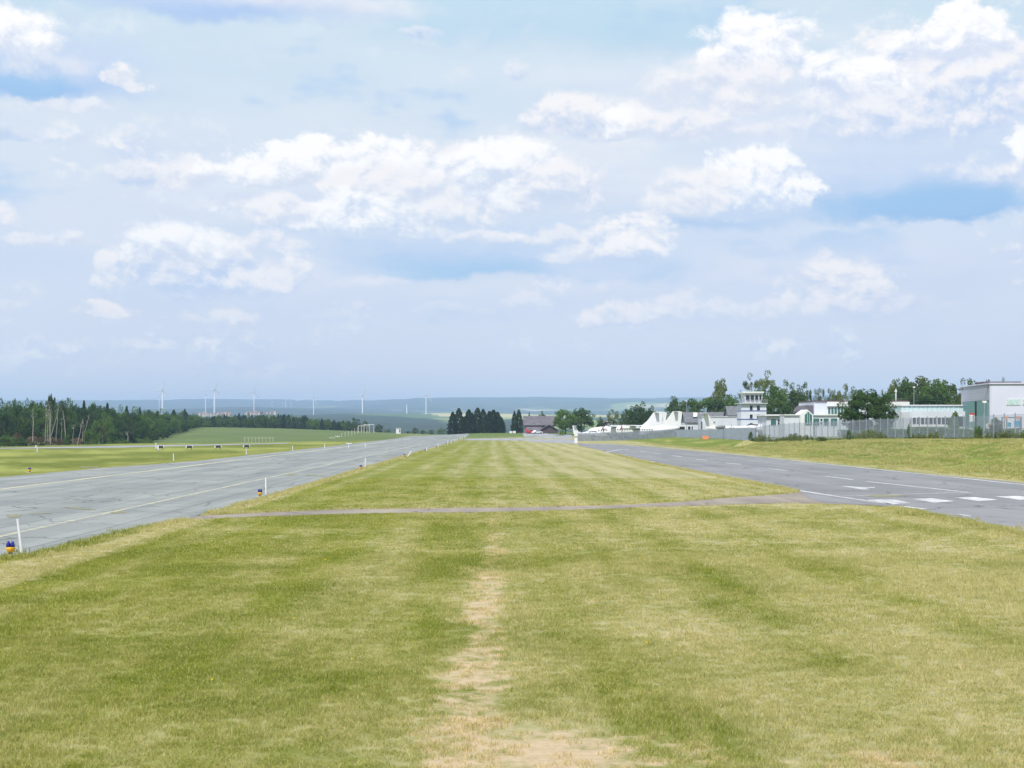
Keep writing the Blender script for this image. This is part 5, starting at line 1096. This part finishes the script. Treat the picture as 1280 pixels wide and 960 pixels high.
def tilt_post(px0, py0, px1, py1, name, label, rad_=.028, group=None, m='white_paint', cap=True):
    p = gp(px0, py0, .0); D = p.y; e = at(px1, py1, D) - p; r = empty(name, p); tag(r, label, 'post', group)
    MB().tube([(0, 0, -.03), e * .06, e * .5, e], [rad_, rad_, rad_ * .97, rad_ * .92], 10).build('rod', M[m], r)
    MB().tube([(0, 0, -.02), e * .07], rad_ * 1.35, 10).build('socket', M['grey_metal'], r)
    if cap: MB().tube([e * .995, e * 1.015], rad_ * 1.0, 10).build('cap', M['white_metal'], r)
    return r
EL = edge_light(13, 694.5, 'big blue and yellow taxiway light at the left edge, nearest of all')
slab = MB().loft([[Vector((math.cos(k * math.pi / 7) * q_ * 1.3, math.sin(k * math.pi / 7) * q_, z)) for k in range(14)] for z, q_ in ((-.05, .42), (.012, .40), (.02, .34))]).build('concrete_pad', M['tan_board'], None); slab.location = gp(12.5, 696.2, .0); tag(slab, 'sandy round slab under the nearest blue and yellow light', 'slab')
for px, py, lb_ in [(325, 621, 'blue and yellow taxiway light beside the second white post'), (451, 587, 'blue taxiway light beside the third white post, middle distance'), (505.5, 571.5, 'blue and red taxiway light left of the post leaning right'), (531, 565, 'small far taxiway light just past the post leaning right'), (546, 560.5, 'tiny far taxiway light past the middle of the row'), (558, 556.6, 'tiny far taxiway light near the far end of the row'), (567, 553.6, 'second last tiny taxiway light at the runway end'), (574, 551.4, 'last tiny taxiway light at the runway end')]:
    edge_light(px, py, lb_)
tilt_post(27.5, 694.3, 22.2, 649.5, 'marker_post', 'tall white post leaning left beside the nearest taxiway light', .042)
tilt_post(332.6, 620, 332.2, 597.6, 'marker_post', 'upright white post beside the second taxiway light', .042)
tilt_post(456.4, 585, 456.8, 572.6, 'marker_post', 'white post third along the near runway edge', .05)
tilt_post(509, 571.5, 514, 564.4, 'marker_post', 'white post leaning strongly right, fourth along the near runway edge', .07)
tilt_post(533.5, 564.6, 533.5, 559.6, 'marker_post', 'short white post fifth along the near runway edge', .06)
for i, (px, py) in enumerate([(547.5, 560.6), (559.5, 556.6), (568.4, 553.6), (575.2, 551.4), (581, 549.6), (577.5, 550.6), (571.6, 552.4), (564, 554.9)]):
    tilt_post(px, py, px + .2, py - (6.4 - i * .25), 'marker_post', 'one of the small pale posts crowding together at the far end of the runway edge', .05, 'far posts at the runway end')
FE = [(217, 577, 567, 'leftmost upright white post on the far runway edge'), (308, 568.8, 561, 'white post on the far runway edge below a marker block'), (366, 564, 557, 'third white post on the far runway edge'), (406, 561, 554.5, 'fourth white post on the far runway edge'), (436, 561.5, 553.8, 'white post with a crossbar on the far runway edge'), (457, 560, 554, 'sixth slim white post on the far runway edge')]
for px, py, tp, lb_ in FE:
    r = tilt_post(px, py, px - .4, tp, 'marker_post', lb_, .055)
    if px == 436:
        D = r.location.y; MB().box(-.5, .5, -.05, .05, (py - tp) * D / F - .12, (py - tp) * D / F).build('crossbar', M['white_paint'], r)
edge_light(37, 590.5, 'orange and blue light on the far runway edge near the left picture edge')
tilt_post(46.5, 566, 46.3, 558.4, 'marker_post', 'pale post on the grass by the far service road', .07); tilt_post(45, 560, 44.8, 556.6, 'marker_post', 'stubby yellowish post across the far service road', .1)
tilt_post(195, 562, 195, 553.6, 'marker_post', 'white post at the bend of the service road', .09); tilt_post(198, 563.5, 197.6, 556.5, 'marker_post', 'second white post at the bend of the service road', .09)
for i, (px, py) in enumerate([(200.5, 561.2), (236.5, 561), (272.5, 560.6), (308, 559.8)]):
    p = gp(px, py + .9, .0); r = empty('approach_indicator', p, .25); tag(r, ['first from the left of four dark lamp units on the left grass', 'second from the left of four dark lamp units on the left grass', 'third from the left of four dark lamp units on the left grass', 'rightmost of four dark lamp units on the left grass'][i], 'lamp unit', 'four dark lamp units on the left grass')
    MB().loft([[Vector((x * w_, y, .28 + z * h_)) for x, z in ((-1, 0), (1, 0), (1, 1), (-1, 1))] for y, w_, h_ in ((-.6, .42, .30), (.6, .42, .34))]).build('housing', M['black_plastic'], r)
    for s_ in (-1, 1): MB().box(s_ * .5 - .08, s_ * .5 + .08, -.45, .45, .24, .62).build('side_cheek', M['white_paint'], r)
    for x in (-.35, .35):
        for y in (-.45, .45): MB().box(x - .03, x + .03, y - .03, y + .03, -.05, .3).build('leg', M['grey_metal'], r)
# approach lighting in the crop field
def app_pole(px, py_top, py_base, D, wbar, label, grp):
    c = ground_pt(px, D); zt_ = EYE - (py_top - HZ) * D / F - c.z; r = empty('approach_light', c); tag(r, label, 'light', grp)
    MB().tube([(0, 0, -.1), (0, 0, zt_)], [.13, .11], 6).build('pole', M['cream_wall'], r)
    if wbar: MB().box(-wbar / 2, wbar / 2, -.09, .09, zt_, zt_ + .18).build('crossbar', M['white_paint'], r)
    for x in ((-wbar / 2, 0, wbar / 2) if wbar else (0,)): MB().box(x - .14, x + .14, -.14, .14, zt_ + .18, zt_ + .42).build('lamp', M['white_metal'], r)
lab8 = ['lowest and nearest', 'second', 'third', 'fourth', 'fifth', 'sixth', 'seventh', 'last, next to the gantry,']
for i, (px, tp, D) in enumerate([(415, 548.2, 560), (422, 546.0, 580), (427, 543.0, 600), (431.3, 542, 625), (435.6, 540.6, 655), (439.8, 538.8, 690), (443.4, 537, 730), (446.6, 535.4, 770)]):
    app_pole(px, tp, 550, D, 1.6 if i < 2 else 0, 'approach light pole climbing the field, ' + lab8[i] + ' in the line', 'approach light poles climbing the field')
gt = empty('approach_gantry', ground_pt(456, 800)); tag(gt, 'pale frame of approach light masts at the top of the crop field', 'gantry', None); D = 800
for k, px in enumerate((448, 451.4, 455, 458.4, 461.6, 467)):
    c = ground_pt(px, D) - gt.location; zt_ = EYE - ((532.4 if k < 4 else 531) - HZ) * D / F - gt.location.z
    MB().tube([(c.x, k % 2 * 1.5, -.3), (c.x, k % 2 * 1.5, zt_)], .2, 6).build('mast', M['cream_wall'], gt)
x0 = ground_pt(447.6, D).x - gt.location.x; x1 = ground_pt(462, D).x - gt.location.x; z2 = EYE - (532.6 - HZ) * D / F - gt.location.z
MB().box(x0, x1, -.15, .15, z2, z2 + .35).build('beam', M['cream_wall'], gt); x0 = ground_pt(454, D).x - gt.location.x; x1 = ground_pt(467.5, D).x - gt.location.x
MB().box(x0, x1, .4, .6, z2 + .75, z2 + .95).build('beam', M['white_metal'], gt)
for i in range(9):
    px = 306 + i * 4.4; p = ground_pt(px, 395 + i * 3); r = empty('antenna_pole', p); tag(r, 'thin pale aerial pole in the short row at the edge of the crop field', 'antenna', 'row of thin aerial poles by the crop field'); MB().tube([(0, 0, -.05), (0, 0, 1.5)], .05, 5).build('pole', M['cream_wall'], r); MB().box(-.5, .5, -.03, .03, 1.2, 1.26).build('crossbar', M['cream_wall'], r)

# ================================================================== grass and weeds
grm = bpy.data.materials.new('grass_blade'); grm.use_nodes = True; t = NT(grm.node_tree); t.N.clear()
Pn = t.new('ShaderNodeNewGeometry').outputs['Position']; ng = t.new('ShaderNodeGroup', node_tree=GG); t.put(ng.inputs['P'], Pn); oi = t.new('ShaderNodeObjectInfo')
att = t.new('ShaderNodeAttribute', attribute_name='tone').outputs['Fac']
c = t.mix(t.ss(att, 0.0, 1.0, 0, .75), ng.outputs['Color'], t.mix(t.ss(att, .86, .88), (.15, .20, .035), (.46, .41, .22)))
c = t.mix(1.0, c, (1.55, 1.5, 1.35), 'MULTIPLY')
d1 = t.new('ShaderNodeBsdfDiffuse'); t.put(d1.inputs[0], c); d2 = t.new('ShaderNodeBsdfTranslucent'); t.put(d2.inputs[0], c); mx = t.new('ShaderNodeMixShader'); mx.inputs[0].default_value = .4
t.L.new(d1.outputs[0], mx.inputs[1]); t.L.new(d2.outputs[0], mx.inputs[2]); t.L.new(mx.outputs[0], t.new('ShaderNodeOutputMaterial').inputs[0])
def tuft(seed, n, R_, h, w_, lay=.6):
    rng = np.random.default_rng(seed); r = R_ * np.sqrt(rng.uniform(0, 1, n)); a = rng.uniform(0, 6.283, n); bx = np.cos(a) * r; by = np.sin(a) * r
    hh = h * rng.uniform(.45, 1.1, n); la = rng.uniform(0, 6.283, n); lean = hh * rng.uniform(.1, lay, n) * 1.4
    wa = rng.uniform(0, 6.283, n); wx = np.cos(wa) * w_ / 2; wy = np.sin(wa) * w_ / 2; z0 = np.full(n, -.01)
    mx_ = bx + np.cos(la) * lean * .4; my_ = by + np.sin(la) * lean * .4; tx = bx + np.cos(la) * lean; ty = by + np.sin(la) * lean
    V = np.stack([np.stack([bx - wx, by - wy, z0], -1), np.stack([bx + wx, by + wy, z0], -1), np.stack([mx_ + wx * .8, my_ + wy * .8, hh * .6], -1), np.stack([mx_ - wx * .8, my_ - wy * .8, hh * .6], -1), np.stack([tx, ty, hh], -1)], 1).reshape(-1, 3)
    i = np.arange(n) * 5; T = np.concatenate([np.stack([i, i + 1, i + 2], -1), np.stack([i, i + 2, i + 3], -1), np.stack([i + 3, i + 2, i + 4], -1)])
    me = mesh_np('tuft', V, T, grm, link=False); at_ = me.attributes.new('tone', 'FLOAT', 'POINT'); at_.data.foreach_set('value', np.repeat(rng.uniform(0, 1, n), 5).astype(np.float32)); return me
def scatter(name, pts, rots, scl, tufts, label=None):
    """points carrying rotation and scale; every point instances one of the tuft meshes"""
    me = bpy.data.meshes.new(name); me.vertices.add(len(pts)); me.vertices.foreach_set('co', np.asarray(pts, np.float32).ravel())
    a = me.attributes.new('rot', 'FLOAT_VECTOR', 'POINT'); a.data.foreach_set('vector', np.asarray(rots, np.float32).ravel())
    a = me.attributes.new('scl', 'FLOAT_VECTOR', 'POINT'); a.data.foreach_set('vector', np.asarray(scl, np.float32).ravel())
    o = bpy.data.objects.new(name, me); C.objects.link(o); o['kind'] = 'stuff'
    coll = bpy.data.collections.new(name + '_source')
    for tm in tufts: q_ = bpy.data.objects.new('tuft', tm); coll.objects.link(q_)
    ng = bpy.data.node_groups.new(name, 'GeometryNodeTree'); ng.interface.new_socket(name='Geometry', in_out='INPUT', socket_type='NodeSocketGeometry'); ng.interface.new_socket(name='Geometry', in_out='OUTPUT', socket_type='NodeSocketGeometry')
    N, L_ = ng.nodes, ng.links; gi_ = N.new('NodeGroupInput'); go_ = N.new('NodeGroupOutput'); ip = N.new('GeometryNodeInstanceOnPoints'); ci = N.new('GeometryNodeCollectionInfo'); ci.inputs['Collection'].default_value = coll; ci.inputs['Separate Children'].default_value = True; ci.inputs['Reset Children'].default_value = True
    ip.inputs['Pick Instance'].default_value = True
    for an, sk_ in (('rot', 'Rotation'), ('scl', 'Scale')):
        na_ = N.new('GeometryNodeInputNamedAttribute'); na_.data_type = 'FLOAT_VECTOR'; na_.inputs['Name'].default_value = an; L_.new(na_.outputs['Attribute'], ip.inputs[sk_])
    L_.new(gi_.outputs[0], ip.inputs['Points']); L_.new(ci.outputs[0], ip.inputs['Instance']); L_.new(ip.outputs[0], go_.inputs[0])
    md = o.modifiers.new('scatter', 'NODES'); md.node_group = ng
    return o
RG = np.random.default_rng(4)
def inside(px, py, poly):
    ins = np.zeros(px.shape, bool); n = len(poly); j = n - 1
    for i in range(n):
        xi, yi, xj, yj = poly[i].x, poly[i].y, poly[j].x, poly[j].y
        ins ^= ((yi > py) != (yj > py)) & (px < (xj - xi) * (py - yi) / (yj - yi + 1e-12) + xi); j = i
    return ins
def band(y0, y1, dens, cap_=10 ** 7):
    wd = .40; area = wd * (y1 ** 2 - y0 ** 2); n = int(min(area * dens, cap_)); Y = np.sqrt(RG.uniform(y0 ** 2, y1 ** 2, n)); X = RG.uniform(-.40, .40, n) * Y
    ok = ~inside(X, Y, left_poly) & ~inside(X, Y, right_poly) & ~inside(X, Y, path_poly) & (X + .014 * Y < 33); return X[ok], Y[ok]
xs, ys = [], []; sc_l = []
for (y0, y1, de, k_) in ((12.5, 24, 85, 1.0), (24, 40, 42, 1.25), (40, 62, 16, 1.7), (62, 100, 5, 2.4)):
    x, y = band(y0, y1, de); xs.append(x); ys.append(y); sc_l.append(np.full(len(x), k_))
x = np.concatenate(xs); y = np.concatenate(ys); k = np.concatenate(sc_l)
lt = x + .014 * y; bare_ = np.zeros(len(x))
for (cx, cy, rx, ry) in [(.75, 15.2, 1.7, 2.8), (-.25, 20.2, .8, 6), (-.2, 28, .6, 9)]: bare_ = np.maximum(bare_, 1 - np.hypot((lt - cx) / rx, (y - cy) / ry))
keep = RG.uniform(0, 1, len(x)) > np.clip(bare_ * 1.5, 0, .8) * (.6 + .7 * fbm(x * 1.3, y * 1.3, 3, 2)); x, y, k = x[keep], y[keep], k[keep]
hv = (.35 + 1.1 * fbm(x / 2.2, y / 2.2, 6, 4)) * (1 - .25 * (k - 1)); nP = len(x)
scatter('mown_grass', np.stack([x, y, height(x, y)], -1), np.stack([np.zeros(nP), np.zeros(nP), RG.uniform(0, 6.28, nP)], -1), np.stack([k, k, hv * np.sqrt(k)], -1), [tuft(s, 34, .105, .062, .0065) for s in range(6)])
# longer fringe along the paving edges
def along(poly_px_world, dens, spread, y_max=260):
    out = []
    for a, b in zip(poly_px_world, poly_px_world[1:]):
        L = (b - a).length; n = int(L * dens / (1 + max(0, (a.y + b.y) / 2 - 40) / 60)); t_ = RG.uniform(0, 1, n)[:, None]; nn = np.array([-(b - a).y, (b - a).x]) / max(L, 1e-6)
        out.append(np.array([a.x, a.y]) * (1 - t_) + np.array([b.x, b.y]) * t_ + nn * RG.normal(0, spread, (n, 1)))
    return np.concatenate(out)
lineR = [sl(17.7, 28), sl(17.7, 45), gp(1197, 651), gp(1150, 641.5), gp(1118, 635.6)]
lineR2 = [gp(996, 614.5), gp(950, 605), gp(900, 596), gp(850, 586), gp(800, 576), gp(770, 568)]
lineL = [gp(0, 700), gp(60, 691), gp(120, 674), gp(200, 656), gp(238, 650)]; lineL2 = [gp(262, 642), gp(330, 623), gp(400, 602), gp(455, 585.5), gp(505, 571), gp(531, 563)]
lineP = [gp(*p) for p in [(262, 644), (330, 640.6), (420, 637.1), (560, 634.6), (640, 634.2), (750, 631.6), (850, 627.2), (900, 622.7), (950, 619.2), (1000, 615.4)]]
E_ = np.concatenate([along(lineR, 42, .35), along(lineR2, 20, .25), along(lineL, 22, .28), along(lineL2, 16, .25), along(lineP, 12, .12)])
bad = inside(E_[:, 0], E_[:, 1], right_poly) | inside(E_[:, 0], E_[:, 1], left_poly); E_ = E_[~bad | (RG.uniform(0, 1, len(E_)) < .12)]; n = len(E_)
scatter('grass_fringe', np.stack([E_[:, 0], E_[:, 1], height(E_[:, 0], E_[:, 1])], -1), np.stack([np.zeros(n), np.zeros(n), RG.uniform(0, 6.28, n)], -1), np.stack([RG.uniform(1.2, 2.4, n)] * 2 + [RG.uniform(.9, 2.4, n)], -1), [tuft(20 + s, 26, .10, .085, .009) for s in range(4)])
# tall weeds along the foot of the fence
wdm = M['leaf_weed']
def weed_clump(seed, h, n):
    rng = np.random.default_rng(seed); z = rng.uniform(0, 1, n) ** .8 * h; r = .16 * h * (1.1 - z / h) + .05; a = rng.uniform(0, 6.28, n); pts = np.stack([np.cos(a) * r * rng.uniform(0, 1, n), np.sin(a) * r * rng.uniform(0, 1, n), z], -1); V, Fq = leaves(pts, .09, rng); return mesh_np('weed', V, Fq, wdm, link=False)
n = 1500; f_ = RG.uniform(-.36, 1.02, n); wx = FA[0] + (FB_[0] - FA[0]) * (1 - f_) + RG.normal(0, .5, n) - .5; wy = FA[1] + (FB_[1] - FA[1]) * (1 - f_) + RG.normal(0, .3, n)
wh_ = (.25 + 1.1 * smooth(fbm(wy / 7, wy * 0, 9, 3), .35, .75)) * RG.uniform(.5, 1.2, n)
scatter('fence_weeds', np.stack([wx, wy, height(wx, wy)], -1), np.stack([np.zeros(n), np.zeros(n), RG.uniform(0, 6.28, n)], -1), np.stack([RG.uniform(.8, 1.5, n)] * 2 + [wh_], -1), [weed_clump(40 + s, .9, 60) for s in range(4)])
def shrub(px, tp, wpx, frac, kind, label):
    Yy = frac; xx = (px - 640) / F * Yy; p = Vector((xx, Yy, hz(xx, Yy))); mc, mt = TR.choice(PROTO[kind]); H = EYE - (tp - HZ) * Yy / F - p.z; W = wpx * Yy / F
    r = empty('weed_shrub', p, TR.uniform(0, 6)); r.scale = (W / .9, W / .9, H); tag(r, label, 'shrub')
    for nm, me in (('stem', mt), ('foliage', mc)): o = bpy.data.objects.new(nm, me); C.objects.link(o); o.parent = r
shrub(1061, 536, 6, 198, 'fresh', 'slim tall green weed at the fence below the big dark tree'); shrub(1136, 529, 4.5, 181, 'fresh', 'very slim tall green weed at the fence below the workshop'); shrub(1223, 531, 12, 165, 'fresh', 'bushy tall green weed at the fence before the green doors')
shrub(939, 538.5, 8, 246, 'fresh', 'light green weed bush at the fence corner on the sandy mound'); shrub(1027, 545, 14, 206, 'bush', 'low spreading weed at the fence left of the slim one'); shrub(1256, 541, 12, 156, 'olive', 'low olive weed near the right end of the fence')
mnd = []
xx, yy = np.meshgrid(np.linspace(-1, 1, 24), np.linspace(-1, 1, 24)); hh = np.clip(1 - np.hypot(xx, yy), 0, 1) ** .8 * 1.0 + (fbm(xx * 4 + 9, yy * 4, 4) - .5) * .25 * (np.hypot(xx, yy) < .9); c = ground_pt(932, 243)
Vm = np.stack([c.x + xx * 2.3, c.y + yy * 3.0, height(c.x + xx * 2.3, c.y + yy * 3.0) - .12 + hh], -1).reshape(-1, 3); ii, jj = np.meshgrid(np.arange(23), np.arange(23), indexing='ij'); q0 = ii * 24 + jj
mo = mesh_np('earth_mound', Vm, np.stack([q0, q0 + 1, q0 + 25, q0 + 24], -1).reshape(-1, 4), mat('dry_earth', (.27, .26, .10), .95, var=.35, scale=2, bump=.4)); mo.data.polygons.foreach_set('use_smooth', [True] * len(mo.data.polygons)); tag(mo, 'small dry sandy mound in front of the fence corner', 'mound')

# hedge behind the fence, seen through its mesh
rng = np.random.default_rng(77); n = 26000; t_h = rng.uniform(0, 1, n); hx = 52.5 + (71 - 52.5) * t_h + rng.normal(0, .45, n); hy = 226 - 26 * t_h + rng.normal(0, .45, n)
hz0 = height(hx, hy); hh = 1.35 * (.6 + .8 * fbm(t_h * 14, t_h * 0, 4, 3)) * rng.uniform(0, 1, n) ** .7
V, Fq = leaves(np.stack([hx, hy, hz0 + hh], -1), .16, rng); hd = mesh_np('hedge', V, Fq, M['leaf_mid']); tag(hd, 'long low uneven green hedge seen through the fence mesh before the workshop', 'hedge')

# seeding stems and longer wisps on the drier right side
n = 1500; Yw = RG.uniform(19, 40, n); lw = RG.normal(9.5, 2.6, n) * (Yw / 28) ** .8; Xw = lw - .014 * Yw; kp = (fbm(Xw * 1.2, Yw * .8, 15, 3) > .5) & (lw < 17); Xw, Yw = Xw[kp], Yw[kp]; n = len(Xw)
scatter('seeding_grass', np.stack([Xw, Yw, height(Xw, Yw)], -1), np.stack([np.zeros(n), np.zeros(n), RG.uniform(0, 6.28, n)], -1), np.stack([RG.uniform(.8, 1.6, n)] * 2 + [RG.uniform(.8, 1.7, n)], -1), [tuft(60 + s, 9, .10, .15, .006, .5) for s in range(4)])

# a few small yellow flowers dotted over the turf
fl = foliage('petal_yellow', (.75, .55, .02), (.80, .62, .05), 3)
def flower(seed):
    rng = np.random.default_rng(seed); V, Fq = leaves(rng.normal(0, .008, (7, 3)) + np.array([0, 0, .07]), .028, rng, .3); return mesh_np('flower', V, Fq, fl, link=False)
n = 60; Yf = np.sqrt(RG.uniform(14 ** 2, 40 ** 2, n)); Xf = RG.uniform(-.38, .30, n) * Yf; kp = ~inside(Xf, Yf, left_poly) & ~inside(Xf, Yf, right_poly) & ((Xf < -1.5) | (RG.uniform(0, 1, n) < .3)); Xf, Yf = Xf[kp], Yf[kp]; n = len(Xf)
scatter('meadow_flowers', np.stack([Xf, Yf, height(Xf, Yf)], -1), np.stack([np.zeros(n), np.zeros(n), RG.uniform(0, 6.28, n)], -1), np.stack([RG.uniform(.8, 1.3, n)] * 3, -1), [flower(s) for s in (1, 2)])

# tufts on the bank between the apron and the fence
n = 26000; Yb = RG.uniform(62, 330, n) ** 1.0; sb = RG.uniform(35.2, 56, n); Xb = sb - .014 * Yb; fx = FA[0] + (FA[1] - Yb) * (FB_[0] - FA[0]) / (FA[1] - FB_[1])
kp = (Xb < fx - .3) & (Xb / Yb < .40) & ((Yb < 255) | (Xb < 33)) & (fbm(Xb / 1.6, Yb / 4, 22, 3) > .40); Xb, Yb = Xb[kp], Yb[kp]; n = len(Xb)
scatter('bank_grass', np.stack([Xb, Yb, height(Xb, Yb)], -1), np.stack([np.zeros(n), np.zeros(n), RG.uniform(0, 6.28, n)], -1), np.stack([RG.uniform(1.8, 4.0, n)] * 2 + [RG.uniform(.8, 2.0, n)], -1), [tuft(80 + s, 30, .12, .09, .012) for s in range(4)])
